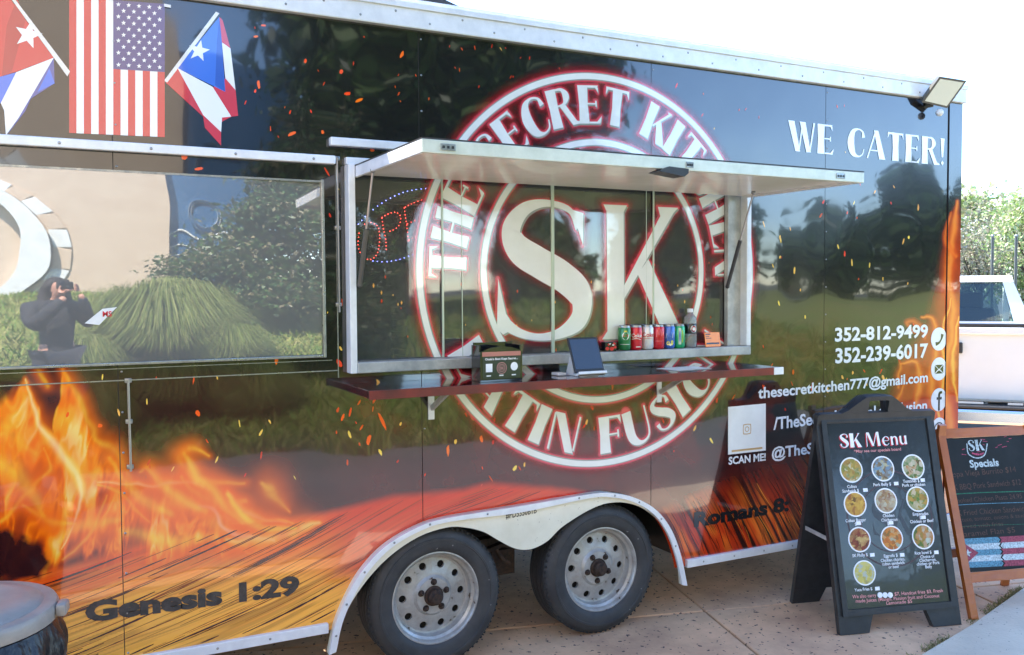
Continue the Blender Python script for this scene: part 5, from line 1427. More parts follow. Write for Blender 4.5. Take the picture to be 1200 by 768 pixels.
mb = MB(); panel_outline(mb, fb, -.028, 0); mb.build('rear_panel', 'black_plastic', menu)
for u_ in (.015, W_ - .015):
    mb = MB(); mb.bar(B.fn(u_, L_ * .42, -.035), fb(u_, L_ * .42, -.03), .004, .02); mb.build('spreader', 'alu_dull', menu)
# raised rim and poster
p0_, p1_, q0_, q1_ = .048, W_ - .048, .118, L_ - .05
for a0, a1, b0, b1 in ((.02, p0_, q0_ - .03, q1_ + .03), (p1_, W_ - .02, q0_ - .03, q1_ + .03), (p0_ + .0005, p1_ - .0005, q0_ - .03, q0_), (p0_ + .0005, p1_ - .0005, q1_, q1_ + .03)):
    mb = MB(); mb.prism([(a0, b0), (a1, b0), (a1, b1), (a0, b1)], B.fn, .0005, .012); mb.build('rim', 'black_plastic', menu)
mat('poster', (.017, .018, .019), .22, coat=.45, coat_ior=1.4, bump=(3, .003))
mb = MB(); mb.prism([(p0_ + .001, q0_ + .001), (p1_ - .001, q0_ + .001), (p1_ - .001, q1_ - .001), (p0_ + .001, q1_ - .001)], B.fn, .0004, .003); poster = mb.build('poster', 'poster', menu)
mat('faint_mauve', s2l(66, 44, 50), .3); mat('faint_grey', s2l(58, 60, 66), .3)
mb = MB(); cu, cv = B.uv(1043, 607, .003); r_ = abs(B.uv(1043, 550, .003)[1] - cv)
for r0, r1 in ((r_, r_ * .965), (r_ * .7, r_ * .675)):
    n_ = 56; mb.add([B.fn(cu + q * math.cos(2 * math.pi * k / n_), cv + q * math.sin(2 * math.pi * k / n_), .0034) for q in (r0, r1) for k in range(n_)], [(k, (k + 1) % n_, n_ + (k + 1) % n_, n_ + k) for k in range(n_)])
mb.build('watermark_ring', 'faint_mauve', poster)['kind'] = 'stuff'
mb = MB(); 
for ch, u0, w in (('bS', -.42, .42), ('bK', .02, .42)): glyph_add(mb, ch, lambda x, y, d, u0=u0, w=w: B.fn(cu + (u0 + x * w) * r_, cv + (y - .5) * r_ * .75, .0036 + d * .3), 0)
mb.build('watermark_initials', 'faint_grey', poster)['kind'] = 'stuff'
def food_mat(name, cols, seed):
    m = bpy.data.materials.new(name); m.use_nodes = True; M[name] = m
    N, L2 = m.node_tree.nodes, m.node_tree.links; b = N['Principled BSDF']; b.inputs['Roughness'].default_value = .35
    tc = N.new('ShaderNodeTexCoord'); nz = N.new('ShaderNodeTexNoise'); nz.inputs['Scale'].default_value = 26; nz.inputs['Detail'].default_value = 3
    mpp = N.new('ShaderNodeMapping'); mpp.inputs['Location'].default_value = (seed, seed * .7, seed * 1.3)
    vo = N.new('ShaderNodeTexVoronoi'); vo.inputs['Scale'].default_value = 55
    L2.new(tc.outputs['Object'], mpp.inputs[0]); L2.new(mpp.outputs[0], nz.inputs[0])
    ad = N.new('ShaderNodeMix'); ad.data_type = 'RGBA'; ad.inputs[0].default_value = .06
    L2.new(mpp.outputs[0], ad.inputs[6]); L2.new(nz.outputs[1], ad.inputs[7]); L2.new(ad.outputs[2], vo.inputs[0])
    sp_ = N.new('ShaderNodeSeparateColor'); L2.new(vo.outputs['Color'], sp_.inputs[0])
    mi_ = N.new('ShaderNodeMath'); mi_.operation = 'MULTIPLY_ADD'; mi_.inputs[1].default_value = .6
    L2.new(sp_.outputs[0], mi_.inputs[0])
    m2 = N.new('ShaderNodeMath'); m2.operation = 'MULTIPLY'; m2.inputs[1].default_value = .5; L2.new(nz.outputs[0], m2.inputs[0]); L2.new(m2.outputs[0], mi_.inputs[2])
    cr_ = N.new('ShaderNodeValToRGB'); e_ = cr_.color_ramp.elements
    while len(e_) < len(cols): e_.new(.5)
    for k, c in enumerate(cols): e_[k].position = .15 + .7 * k / (len(cols) - 1); e_[k].color = (*s2l(*[max(0, int(q * .92 - (18 if i_ == 2 else 6))) for i_, q in enumerate(c)]), 1)
    L2.new(mi_.outputs[0], cr_.inputs[0]); L2.new(cr_.outputs[0], b.inputs['Base Color'])
foods = [((997.5, 551), [(150, 96, 48), (206, 170, 96), (120, 130, 50), (226, 214, 190)]), ((1034.5, 549.5), [(70, 52, 60), (150, 120, 90), (120, 160, 200), (214, 196, 150)]), ((1070, 547.5), [(120, 50, 44), (90, 130, 60), (220, 206, 190), (196, 140, 90)]),
         ((1002, 591), [(84, 52, 28), (206, 150, 66), (232, 190, 96), (160, 84, 44)]), ((1038, 587), [(110, 66, 50), (190, 150, 110), (206, 196, 180), (150, 96, 70)]), ((1075, 585), [(120, 76, 40), (206, 160, 80), (90, 130, 50), (220, 196, 170)]),
         ((1007, 632.5), [(84, 34, 26), (150, 60, 44), (226, 190, 130), (120, 60, 40)]), ((1045, 631), [(84, 110, 70), (206, 110, 44), (226, 150, 70), (170, 190, 180)]), ((1081.7, 629), [(70, 48, 34), (110, 140, 60), (196, 130, 66), (200, 206, 200)]), ((1013, 671.5), [(120, 120, 120), (214, 196, 110), (226, 210, 130), (190, 196, 200)])]
for k, (c, cols) in enumerate(foods):
    food_mat('food_%d' % k, cols, 3.1 * k + 1)
    u, v = B.uv(*c, .003); r = abs(B.uv(c[0], c[1] - 15, .003)[1] - v)
    mb = MB(); n_ = 28
    mb.prism([(u + r * math.cos(2 * math.pi * q / n_), v + r * math.sin(2 * math.pi * q / n_)) for q in range(n_)], B.fn, .0032, .0042); dish = mb.build('dish_plate', 'text_white', poster)
    mb = MB(); r *= .89; mb.prism([(u + r * math.cos(2 * math.pi * q / n_), v + r * math.sin(2 * math.pi * q / n_)) for q in range(n_)], B.fn, .0043, .0048); mb.build('dish_picture', 'food_%d' % k, dish)
mb = MB()
B.line(mb, 'SKMenu', (986, 524.5), (1064, 520.5), 16, .0046, disp=True); mb.v, mb.f, mb.m, mb.sm = [], [], [], []
for dd_, mm in ((.0046, 1), (.0060, 0)):
    sh = 1.0 if mm else 0
    B.line(mb, 'SK', (985.5 - sh, 525 + sh), (1010 - sh, 524 + sh), 16.5, dd_, mi=mm, disp=True)
    B.line(mb, 'Menu', (1016 - sh, 523.5 + sh), (1064 - sh, 520.5 + sh), 16.5, dd_, mi=mm, disp=True)
mb.build('menu_title', ['text_white', 'text_red'], poster)['kind'] = 'stuff'
mb = MB()
B.line(mb, '*May see our specials board', (1001, 530.8), (1056, 528), 3.6, .0046, mi=1)
caps = [('Cuban', 998.5, 572), ('Sandwich $', 997, 577), ('Pork Belly $', 1034, 569.5), ('Tostones $', 1068, 565.5), ('Pork or chicken', 1071, 570), ('Cuban Burger', 1003, 611.5), ('$', 1003, 616), ('Chicken', 1041.5, 606), ('Chicharron', 1042.5, 611), ('$', 1041, 615.5), ('Empanadas', 1079, 604), ('$', 1079, 608.5), ('Chicken or Beef', 1080.5, 612.5),
        ('SK Philly $', 1008, 652.5), ('Eggrolls $', 1044, 653), ('Chicken chorizo,', 1046.5, 657.8), ('cuban sandwich', 1047, 662), ('or beef', 1047.5, 666), ('Rice bowl $', 1082, 649.5), ('Choice of', 1087, 654), ('Chicharron,', 1087.5, 658), ('chicken or Pork', 1088, 662), ('Belly', 1088.5, 666), ('Yuca Fries $', 1012, 692.5)]
for tx, x, y in caps: B.line(mb, tx, None, None, 3.7, .0046, .012, 0, (x, y), .95)
B.line(mb, 'We also carry', (999, 701.5), (1027, 699.5), 4.2, .0046, mi=1)
B.line(mb, 's $7, Handcut fries $3, Fresh', (1045, 698.5), (1105, 694), 4.2, .0046, mi=1)
B.line(mb, 'made Juices (Mango, Passion fruit and Coconut', (1003, 706.5), (1101, 700), 4.2, .0046, mi=1)
B.line(mb, 'Lemonade $5', (1039, 709), (1069, 706.5), 4.2, .0046, mi=1)
mb.build('menu_lettering', ['text_white', 'text_pink'], poster)['kind'] = 'stuff'
for x, y in ((1014, 574.5), (1050, 567), (1081, 563), (1006, 613.5), (1044, 613), (1082, 606.5), (1022, 650.5), (1057, 650.5), (1097, 647.5), (1028, 690)):
    u, v = B.uv(x, y, .003); mb = MB(); mb.prism([(u - .012, v - .008), (u + .012, v - .008), (u + .012, v + .009), (u - .012, v + .009)], B.fn, .0034, .0052); mb.build('price_sticker', 'text_white', poster)
for x in (1031, 1037, 1043):
    u, v = B.uv(x, 697.5, .003); mb = MB(); mb.prism([(u + .0135 * math.cos(q * .524), v + .0135 * math.sin(q * .524)) for q in range(12)], B.fn, .0034, .0052 + .0002 * (x % 4)); mb.build('price_sticker', 'text_white', poster)

# specials chalkboard
B2 = Board((1138, 727), (1252, 716), (1096, 503), .46, .27)
W_, L_ = B2.W, B2.L
spec = thing('chalkboard_sign', tuple((B2.FL + B2.FR) / 2 + B2.nb * .2), 0, 'orange wood framed chalkboard sign with two chalk flags behind the menu board', 'chalkboard')
fw = .042; vb = B2.uv(1131, 684)[1]
for nm, q in (('stile', (0, fw, .0, L_)), ('stile', (W_ - fw, W_, .0, L_)), ('rail', (fw + .0005, W_ - fw - .0005, L_ - .05, L_ - .002)), ('rail', (fw + .0005, W_ - fw - .0005, vb, vb + .05))):
    mb = MB(); mb.prism([(q[0], q[2]), (q[1], q[2]), (q[1], q[3]), (q[0], q[3])], B2.fn, -.02, .004); mb.build(nm, 'wood_frame', spec)
mb = MB(); mb.prism([(fw + .001, vb + .051), (W_ - fw - .001, vb + .051), (W_ - fw - .001, L_ - .051), (fw + .001, L_ - .051)], B2.fn, -.012, -.004); cb = mb.build('writing_surface', 'chalkboard', spec)
fb2 = lambda u, v, d: B2.FL + B2.nb * .42 + B2.ux * u + (B2.nb * -.15 + Vector((0, 0, B2.hz))).normalized() * v - Vector((B2.n.x, B2.n.y, -B2.n.z)) * d
for a_, b_ in ((0, fw), (W_ - fw, W_)):
    mb = MB(); mb.prism([(a_, 0), (b_, 0), (b_, L_), (a_, L_)], fb2, -.02, 0); mb.build('rear_leg', 'wood_frame', spec)
mb = MB(); mb.prism([(fw, .2), (W_ - fw, .2), (W_ - fw, .25), (fw, .25)], fb2, -.018, -.002); mb.build('rear_rail', 'wood_frame', spec)
for nm, c in (('chalk_white', (206, 222, 226)), ('chalk_pink', (196, 84, 116)), ('chalk_rust', (98, 72, 62)), ('chalk_green', (40, 120, 90)), ('chalk_blue', (104, 158, 180)), ('chalk_rose', (170, 80, 98)), ('chalk_grey', (120, 124, 122))): mat(nm, s2l(*c), .85, var=(140, s2l(*[int(q * .45) for q in c]), .8))
CH = ['chalk_white', 'chalk_pink', 'chalk_rust', 'chalk_green', 'chalk_blue', 'chalk_rose', 'chalk_grey']
def chalk_line(mb, pts, w, mi, d=-.0036):
    P2 = [B2.uv(*p, d) for p in pts]; s_ = strip(P2, [w] * len(P2), 6); A_, B_ = s_[1], s_[2]; n_ = len(A_)
    mb.add([B2.fn(*p, d) for p in A_] + [B2.fn(*p, d) for p in B_], [(i, i + 1, n_ + i + 1, n_ + i) for i in range(n_ - 1)], mi)
mb = MB()
B2.line(mb, 'SK', (1136, 529), (1154, 528), 13, -.0036, mi=0, disp=True)
chalk_line(mb, [(1133, 520), (1135, 532), (1145, 537), (1154, 533), (1157, 520)], .006, 0)
chalk_line(mb, [(1139, 531), (1146, 533), (1153, 531)], .008, 1, -.0033)
for _ in range(16):
    x, y = random.uniform(1118, 1184), random.uniform(511, 534); chalk_line(mb, [(x, y), (x + random.uniform(2, 6), y - random.uniform(-1, 2))], .003, 1, -.0034)
mb.build('chalk_logo', CH, cb)['kind'] = 'stuff'
mb = MB(); B2.line(mb, 'Specials', (1137, 548), (1171, 546), 9, -.0036, .03, 0); mb.build('chalk_title', CH, cb)
mb = MB()
for tx, pl, pr, c in (('Ropa Vieja Burrito $14', (1112, 560), (1191, 553), 7), ('SK BBQ Pork Sandwich $12', (1115, 575), (1197, 568), 7), ('Smoked Chicken Pasta 24.95', (1117, 590), (1198, 584), 6), ('SK Fried Chicken Sandwich', (1119, 605), (1204, 599), 7), ('lettuce, tomato, onions & sauce', (1121, 612), (1204, 606), 5), ('served with fries', (1123, 620), (1176, 616), 5), ('Caramel Flan $5', (1123, 630), (1190, 624), 7)):
    B2.line(mb, tx, pl, pr, c, -.0036, .0, 2)
mb.build('chalk_writing', CH, cb)['kind'] = 'stuff'
mb = MB()
for y, mi, w in ((579.5, 3, .005), (592.5, 4, .003), (618, 3, .002)): chalk_line(mb, [(1113 + (y - 575) * .2, y), (1150, y - 2), (1215, y - 4)], w, mi)
mb.build('chalk_rule', CH, cb)['kind'] = 'stuff'
mb = MB(); ds = -.0036
ful = lambda p, k: B2.fn(*B2.uv(*p, ds), ds + .0001 * k)
def fq(u, v): return (1122 + 5 * v + 93 * u * 1.14, (632 - 6 * u) * (1 - v) + (666 - 5 * u) * v)
for k in range(5):
    jag = [fq(.455 + (.012 if (k + i_) % 2 else -.012), (k + i_ / 2) / 5) for i_ in range(3)]
    mb.add([ful(p, 1) for p in [fq(0, k / 5)] + jag + [fq(0, (k + 1) / 5)]], [tuple(range(5))], 4 if k % 2 == 0 else 0)
    mb.add([ful(p, 1) for p in [fq(1, k / 5), fq(1, (k + 1) / 5)] + [(p[0] + 2, p[1]) for p in jag[::-1]]], [tuple(range(5))], 5 if k % 2 == 0 else 0)
mb.add([ful(p, 3) for p in (fq(0, 0), fq(.21, .5), fq(0, 1))], [(0, 1, 2)], 5); mb.add([ful(p, 3) for p in (fq(1, 0), fq(1, 1), fq(.72, .5))], [(0, 1, 2)], 4)
c_ = fq(.09, .5); mb.add([ful(p, 5) for p in star_pts(c_[0], c_[1], 5)], [tuple(range(10))], 0)
mb.build('chalk_flags', CH, cb)['kind'] = 'stuff'

# ------------------------------------------------------------------ bin at the lower left
C_ = onz(-58, 711, .80); C_.z = 0
binn = thing('trash_can', (C_.x, C_.y, 0), 0, 'round trash can with a grey lid and black bag beside the trailer', 'trash can')
T = Matrix.Translation(C_)
mb = MB(); mb.lathe([(.22, .0), (.225, .02), (.245, .60), (.25, .68)], 36, T, closed=False); mb.build('barrel', 'barrel', binn)
mb = MB()
mb.lathe([(.255, .742), (.262, .745), (.264, .775), (.258, .786), (.243, .790), (.225, .788), (.215, .796), (.150, .806), (.135, .800), (.06, .803), (.001, .804)], 48, T); mb.box(-.03, .03, .262, .29, .75, .785, 0, .008, T @ Matrix.Rotation(-1.75, 4, 'Z')); 
mb.box(-.10, .10, -.02, .02, .8, .815, 0, .007, T @ Matrix.Rotation(.8, 4, 'Z')); mb.build('lid', 'lid_grey', binn)
n_, rows = 96, 26; V, F = [], []
for j in range(rows):
    z = .74 - .44 * j / (rows - 1)
    for i in range(n_):
        a = 2 * math.pi * i / n_
        w = .5 * math.sin(11 * a + 9 * z + 2 * math.sin(3 * a)) + .5 * math.sin(23 * a - 14 * z + 2 * math.sin(5 * a + 8 * z))
        r = .258 + .012 * w * min(1, j / 3) + .022 * math.sin(math.pi * min(1, j / 9)) * (1 if j < 18 else .6) - (.03 * max(0, j - 18) / 8)
        V.append(T @ Vector((r * math.cos(a), r * math.sin(a), z + .008 * math.sin(7 * a) * (j / rows))))
for j in range(rows - 1):
    for i in range(n_): F.append((j * n_ + i, j * n_ + (i + 1) % n_, (j + 1) * n_ + (i + 1) % n_, (j + 1) * n_ + i))
mb = MB(); mb.add(V, F, 0, True); mb.build('bag', 'bag', binn, autos=False)

# ------------------------------------------------------------------ trees
def tree(name, label, base, trunk_h, crowns, nleaf, lsize, cols, group=None, trunk_r=.12, cat='tree', leaf_w=.55, nclump=60):
    bx, by, bz = base
    t = thing(name, base, 0, label, cat, group)
    mb = MB(); top = Vector((bx, by, bz + trunk_h))
    mb.tube([(bx, by, bz - .1), (bx + .03, by, bz + trunk_h * .5), top], [trunk_r * 1.25, trunk_r, trunk_r * .75], 9)
    rng = random.Random(hash(name) % 1000 + int(bx * 10)); rng = random.Random(int(abs(bx * 37 + by * 11)) + nleaf)
    cl = []
    vol = [c[3] * c[4] * c[5] for c in crowns]
    for _ in range(nclump):
        c = rng.choices(crowns, vol)[0]
        while True:
            p = Vector((rng.uniform(-1, 1), rng.uniform(-1, 1), rng.uniform(-1, 1)))
            if .25 < p.length < 1: break
        cl.append((Vector((bx + c[0] + p.x * c[3], by + c[1] + p.y * c[4], bz + c[2] + p.z * c[5])), min(c[3], c[4], c[5])))
    for p, _ in cl[::max(1, nclump // 14)]:
        m = top.lerp(p, .5) + Vector((rng.uniform(-.1, .1), rng.uniform(-.1, .1), -.08 * (p - top).length))
        s0 = Vector((bx, by, bz + trunk_h * rng.uniform(.6, 1)))
        mb.tube([s0, m, p], [trunk_r * .5, trunk_r * .3, trunk_r * .08], 6)
    mb.build('trunk', 'bark', t)
    n = nleaf; ci = RNG.integers(0, len(cl), n); cp = np.array([c[0] for c in cl])[ci]; cr_ = np.array([c[1] for c in cl])[ci] * .36
    P = cp + RNG.normal(0, 1, (n, 3)) * cr_[:, None] * np.array((.62, .62, .5))
    a = RNG.normal(0, 1, (n, 3)); a /= np.linalg.norm(a, axis=1)[:, None]
    b_ = np.cross(a, RNG.normal(0, 1, (n, 3))); b_ /= np.linalg.norm(b_, axis=1)[:, None] + 1e-9
    s = lsize * (.6 + .8 * RNG.random((n, 1)))
    V = np.stack([P - a * s, P + b_ * s * leaf_w, P + a * s, P - b_ * s * leaf_w], 1).reshape(-1, 3)
    tone = (.75 + .5 * RNG.random(len(cl)))[ci][:, None] * (.75 + .5 * RNG.random((n, 1)))
    c = np.clip(np.array(cols)[RNG.integers(0, len(cols), n)] * tone, 0, 1)
    o = np_mesh('crown', V, np.arange(4 * n).reshape(-1, 4), 'leaf', t, np.repeat(np.c_[c, np.ones(n)], 4, 0))
    return t
DG = [s2l(46, 70, 34), s2l(60, 86, 40), s2l(36, 56, 30), s2l(84, 104, 56)]
MG = [s2l(84, 112, 48), s2l(104, 128, 60), s2l(66, 94, 42), s2l(128, 146, 80)]
PG = [s2l(150, 168, 104), s2l(172, 182, 132), s2l(132, 154, 88), s2l(180, 172, 142)]
def at_depth(px, depth): d = ray(px, 384); p = CO + d * depth; return (p[0], p[1], -.05)
g = 'trees beyond the parked pickup'
tree('leafy_tree', 'bright green leafy tree rising tallest behind the pickup', at_depth(1216, 26), 2.0, [(0, 0, 3.4, 1.25, 1.25, 1.3), (.3, 0, 4.4, .7, .8, .6)], 7000, .06, PG, g, .10)
tree('grey_shrub_tree', 'pale half bare tree between the trailer corner and the fence posts', at_depth(1148, 30), 1.6, [(0, 0, 3.1, 1.3, 1.2, 1.5), (-1.2, 0, 2.6, 1.1, 1.0, 1.2)], 5200, .055, [s2l(150, 142, 120), s2l(170, 160, 140), s2l(130, 136, 96)], g, .08)
tree('round_tree', 'rounded pale green tree far off left of the tall one', at_depth(1130, 46), 2, [(0, 0, 4.4, 3.0, 2.5, 2.3)], 4200, .16, PG, g, .2)
tree('round_tree', 'low pale green tree far off behind the pickup cab window', at_depth(1200, 52), 2, [(0, 0, 3.2, 3.4, 2.5, 2.2)], 4200, .17, PG, g, .2)
for k, (p, lb) in enumerate(((1161.5, 'grey metal fence post nearer the trailer corner'), (1189, 'grey metal fence post nearer the right edge'))):
    x, y, z = at_depth(p, 19); o = thing('fence_post', (x, y, -.05), 0, lb, 'post', 'fence posts behind the pickup')
    mb = MB(); mb.tube([(x, y, -.05), (x, y, 2.75)], .03, 10); mb.build('post', 'lamp_body', o); mb = MB(); mb.sphere((x, y, 2.76), .036, 10); mb.build('post_cap', 'alu', o)

# behind the photographer: seen in the glossy trailer side
gb = 'trees on the lawn behind the photographer'
lz = lambda x, y: float(lawn_z(np.array([x]), np.array([y]))[0])
def btree(name, label, x, y, *a, **k): return tree(name, label, (x, y, lz(x, y) - .05), *a, **k)
btree('magnolia_tree', 'dark glossy magnolia mirrored in the right end of the picture window', 2.55, -9.4, .8, [(-.15, 0, 1.15, 1.1, 1.0, .95), (.75, 0, 2.6, .85, .9, 1.2), (1.0, 0, 1.2, 1.0, .9, 1.0)], 32000, .048, [s2l(70, 96, 52), s2l(88, 112, 66), s2l(52, 76, 42), s2l(130, 120, 90)], group=gb, trunk_r=.13, nclump=110)
btree('oak_tree', 'broad dark tree mirrored above the left of the awning', 5.4, -12.0, 2.2, [(0, 0, 4.6, 2.2, 2.0, 2.3), (.2, 0, 6.8, 1.7, 1.6, 1.6)], 11000, .15, DG, group=gb, trunk_r=.25, nclump=120)
btree('oak_tree', 'tall dark tree mirrored right beside the logo top', 8.3, -13.0, 2.6, [(0, 0, 4.6, 2.0, 2.0, 2.4), (-.2, 0, 7.4, 1.5, 1.5, 1.8)], 10000, .15, DG, group=gb, trunk_r=.25, nclump=110)
cyp = [(18.5, -22, 3.9, 1.2), (22.0, -22, 5.4, 1.2), (26.0, -21, 3.6, 1.7), (30.5, -21, 5.6, 1.9), (35, -20, 6.0, 2.2), (15.0, -24, 3.0, 1.8)]
for k, (x, y, h, r) in enumerate(cyp):
    btree('cypress_tree', ('narrow', 'tall narrow', 'bushy', 'tall bushy', 'broad', 'low rounded')[k] + ' dark tree on the far lawn mirrored in the trailer end', x, y, 1.2, [(0, 0, h * .42, r, r, h * .4), (0, 0, h * .75, r * .6, r * .6, h * .25)], 4200, .2, DG, group=gb, trunk_r=.2, nclump=80)
# clumps of ornamental grass on the bank
for k, (x, y, r, h, lb) in enumerate(((1.2, -7.8, 1.25, 1.25, 'rounded clump of long grass mirrored in the picture window centre'), (.15, -7.0, .5, .6, 'small clump of long grass mirrored beside the photographer'), (2.0, -7.1, .55, .7, 'clump of long grass mirrored below the magnolia'))):
    n = 16000; a = RNG.random(n) * 6.283; rr_ = r * .35 * np.sqrt(RNG.random(n)); lump = vnoise(a * 3 + x * 9, a * 0 + y * 5); hh = h * (.35 + .7 * RNG.random(n)) * (.75 + .4 * lump); out = r * (.08 + 1.0 * RNG.random(n)); a = a + RNG.normal(0, .25, n); w = .0035
    b0 = np.c_[x + rr_ * np.cos(a), y + rr_ * np.sin(a), np.full(n, lz(x, y) - .02)]
    mid = b0 + np.c_[np.cos(a) * out * .45, np.sin(a) * out * .45, hh]; tip = b0 + np.c_[np.cos(a) * out, np.sin(a) * out, hh * .55]
    sd = np.c_[-np.sin(a), np.cos(a), 0 * a] * w
    V = np.stack([b0 - sd, b0 + sd, mid + sd, mid - sd, tip], 1).reshape(-1, 3); i_ = np.arange(n)[:, None] * 5
    F = np.concatenate([i_ + np.array([0, 1, 2]), i_ + np.array([0, 2, 3]), i_ + np.array([3, 2, 4])])
    c = np.array([s2l(128, 140, 72), s2l(158, 160, 100), s2l(106, 124, 60)])[RNG.integers(0, 3, n)] * (.8 + .4 * RNG.random((n, 1)))
    o = np_mesh('ornamental_grass', V, F, 'grass_blade', None, np.repeat(np.c_[c, np.ones(n)], 5, 0)); props(o, lb, 'grass clump', 'ornamental grass clumps on the bank')

# beige building across the lawn
mat('siding', s2l(206, 184, 160), .8, var=(2, s2l(196, 172, 148), .8), bump=(1.2, .004, (.05, 1, 9)))
mat('sign_blue', s2l(52, 92, 132), .35, coat=.5); mat('stone_white', s2l(226, 226, 222), .6, var=(4, s2l(204, 204, 200), .7))
BY = -15.0; bxr = 2.05
bld = thing('beige_building', (-8, BY - 6, 1.2), 0, 'beige sided building with a round white arch and blue sign mirrored in the trailer', 'building')
mb = MB(); mb.box(-24, bxr, BY - 12, BY, .8, 10.5); mb.build('wall', 'siding', bld)
mb = MB(); mb.box(-24.2, bxr + .2, BY - 12.2, BY + .2, 10.5005, 10.8, 0, .05); mb.build('parapet', 'stone_white', bld)
mb = MB(); mb.box(bxr + .002, bxr + 2.6, BY - 9, BY - .5, .8, 6.6, 0, .03); sg = mb.build('blue_wing', 'sign_blue', bld)
mb = MB(); mb.lathe([(.62, -.05), (.62, .05), (.5, .05), (.5, -.05)], 40, Matrix.Translation((bxr + .93, BY - .46, 4.0)) @ Matrix.Rotation(math.pi / 2, 4, 'X') @ Matrix.Diagonal((.62, 1, 1, 1))); mb.build('round_emblem', 'stone_white', sg)
for zz in (3.3, 2.9, 2.5): mb = MB(); mb.tube([(bxr + .05 + .1 * k, BY - .48, zz + .12 * math.sin(k * .6)) for k in range(16)], .025, 6); mb.build('emblem_line', 'stone_white', sg)
mb = MB()
TT = Matrix.Translation((-2.75, BY + .05, 2.75)) @ Matrix.Rotation(math.pi / 2, 4, 'X') @ Matrix.Diagonal((1, .95, 1, 1))
mb.lathe([(2.35, -.3), (2.35, .3), (1.85, .3), (1.85, -.3), (2.35, -.3)], 64, TT, smooth=True); mb.build('round_arch', 'stone_white', bld)
for k in range(28):
    a = 2 * math.pi * (k + .5) / 28
    if math.sin(a) < -.75: continue
    mb = MB(); T2 = TT @ Matrix.Rotation(a, 4, 'Z'); mb.box(2.37, 2.74, -.28, .28, -.02, .12, 0, .02, T2); mb.build('arch_block', 'siding' if k % 2 else 'stone_white', bld)

# ------------------------------------------------------------------ white pickup beyond the trailer end
pk = at_depth(1112, 7.7); rz = -math.radians(49)
truck = thing('pickup_truck', (pk[0], pk[1], 0), rz, 'white pickup truck parked behind the trailer end, seen from the rear', 'pickup')
truck.scale = (1, 1, .955); WM[truck] = WM[truck] @ Matrix.Diagonal((1, 1, .955, 1))
mat('car_white', s2l(234, 234, 232), .25, coat=1.0, var=(2, s2l(224, 224, 220), .5)); mat('tail_red', s2l(190, 24, 30), .2, coat=.6); mat('chrome', s2l(206, 208, 210), .15, .95); mat('seat_cloth', s2l(70, 70, 72), .8)
def tp(name, mname, fn, parent=truck):
    mb = MB(); fn(mb); return mb.build(name, mname, parent, True)
tp('bed_side', 'car_white', lambda m: m.box(-.99, -.90, .06, 2.0, .62, 1.40, 0, .03)); tp('bed_side', 'car_white', lambda m: m.box(.90, .99, .06, 2.0, .62, 1.40, 0, .03))
tg = tp('tailgate', 'car_white', lambda m: (m.box(-.80, .80, .02, .10, .70, 1.385, 0, .03)))
tp('tailgate_ridge', 'car_white', lambda m: m.box(-.77, .77, -.002, .03, 1.31, 1.375, 0, .012), tg); tp('tailgate_handle', 'black_plastic', lambda m: m.box(-.11, .11, -.004, .022, 1.14, 1.24, 0, .01), tg)
tp('bed_cap', 'black_plastic', lambda m: m.box(-.80, .80, .015, .11, 1.386, 1.41, 0, .008), tg)
for s in (-1, 1): tp('tail_light', 'tail_red', lambda m: m.box(s * .895 - .09, s * .895 + .09, .0, .08, .86, 1.36, 0, .02))
tp('bumper', 'chrome', lambda m: m.box(-.95, .95, -.16, .04, .52, .66, 0, .03)); tp('bumper_step', 'black_plastic', lambda m: m.box(-.94, .94, -.15, .03, .661, .685, 0, .01))
tp('bed_floor', 'black_plastic', lambda m: m.box(-.9, .9, .1, 2.0, .72, .76))
cab = tp('cab', 'car_white', lambda m: (m.prism([(2.02, .6), (2.02, 1.36), (2.14, 1.36), (2.14, .64)], lambda y, z, d: Vector((d, y, z)), -.93, .93), m.prism([(2.14, .6), (4.0, .6), (4.0, 1.33), (2.14, 1.33)], lambda y, z, d: Vector((d, y, z)), -.94, .94),
     m.prism([(2.16, 1.80), (2.30, 1.87), (3.4, 1.88), (3.6, 1.80)], lambda y, z, d: Vector((d, y, z)), -.76, .76),
     m.prism([(-.93, 1.33), (-.77, 1.33), (-.66, 1.80), (-.76, 1.80)], lambda x, z, d: Vector((x, 2.08 + d + (z - 1.33) * .2, z)), 0, .08), m.prism([(.77, 1.33), (.93, 1.33), (.76, 1.80), (.66, 1.80)], lambda x, z, d: Vector((x, 2.08 + d + (z - 1.33) * .2, z)), 0, .08),
     m.box(-.9, -.84, 3.6, 3.68, 1.33, 1.82), m.box(.84, .9, 3.6, 3.68, 1.33, 1.82)))
tp('rear_window', 'car_glass', lambda m: m.prism([(-.768, 1.362), (.768, 1.362), (.662, 1.798), (-.662, 1.798)], lambda x, z, d: Vector((x, 2.11 + d + (z - 1.33) * .2, z)), 0, .006), cab)
tp('brake_lamp', 'tail_red', lambda m: m.box(-.16, .16, 2.18, 2.25, 1.845, 1.885, 0, .01), cab)
for s in (-1, 1): tp('seat', 'seat_cloth', lambda m: (m.box(s * .4 - .25, s * .4 + .25, 2.6, 2.75, .9, 1.5, 0, .05), m.box(s * .4 - .13, s * .4 + .13, 2.62, 2.72, 1.5, 1.68, 0, .03)), cab)
tp('hood', 'car_white', lambda m: m.box(-.92, .92, 4.0, 5.2, .6, 1.2, 0, .08))
tp('windscreen', 'car_glass', lambda m: m.prism([(-.83, 1.34), (.83, 1.34), (.72, 1.79), (-.72, 1.79)], lambda x, z, d: Vector((x, 3.75 + d - (z - 1.33) * .3, z)), 0, .006), cab)
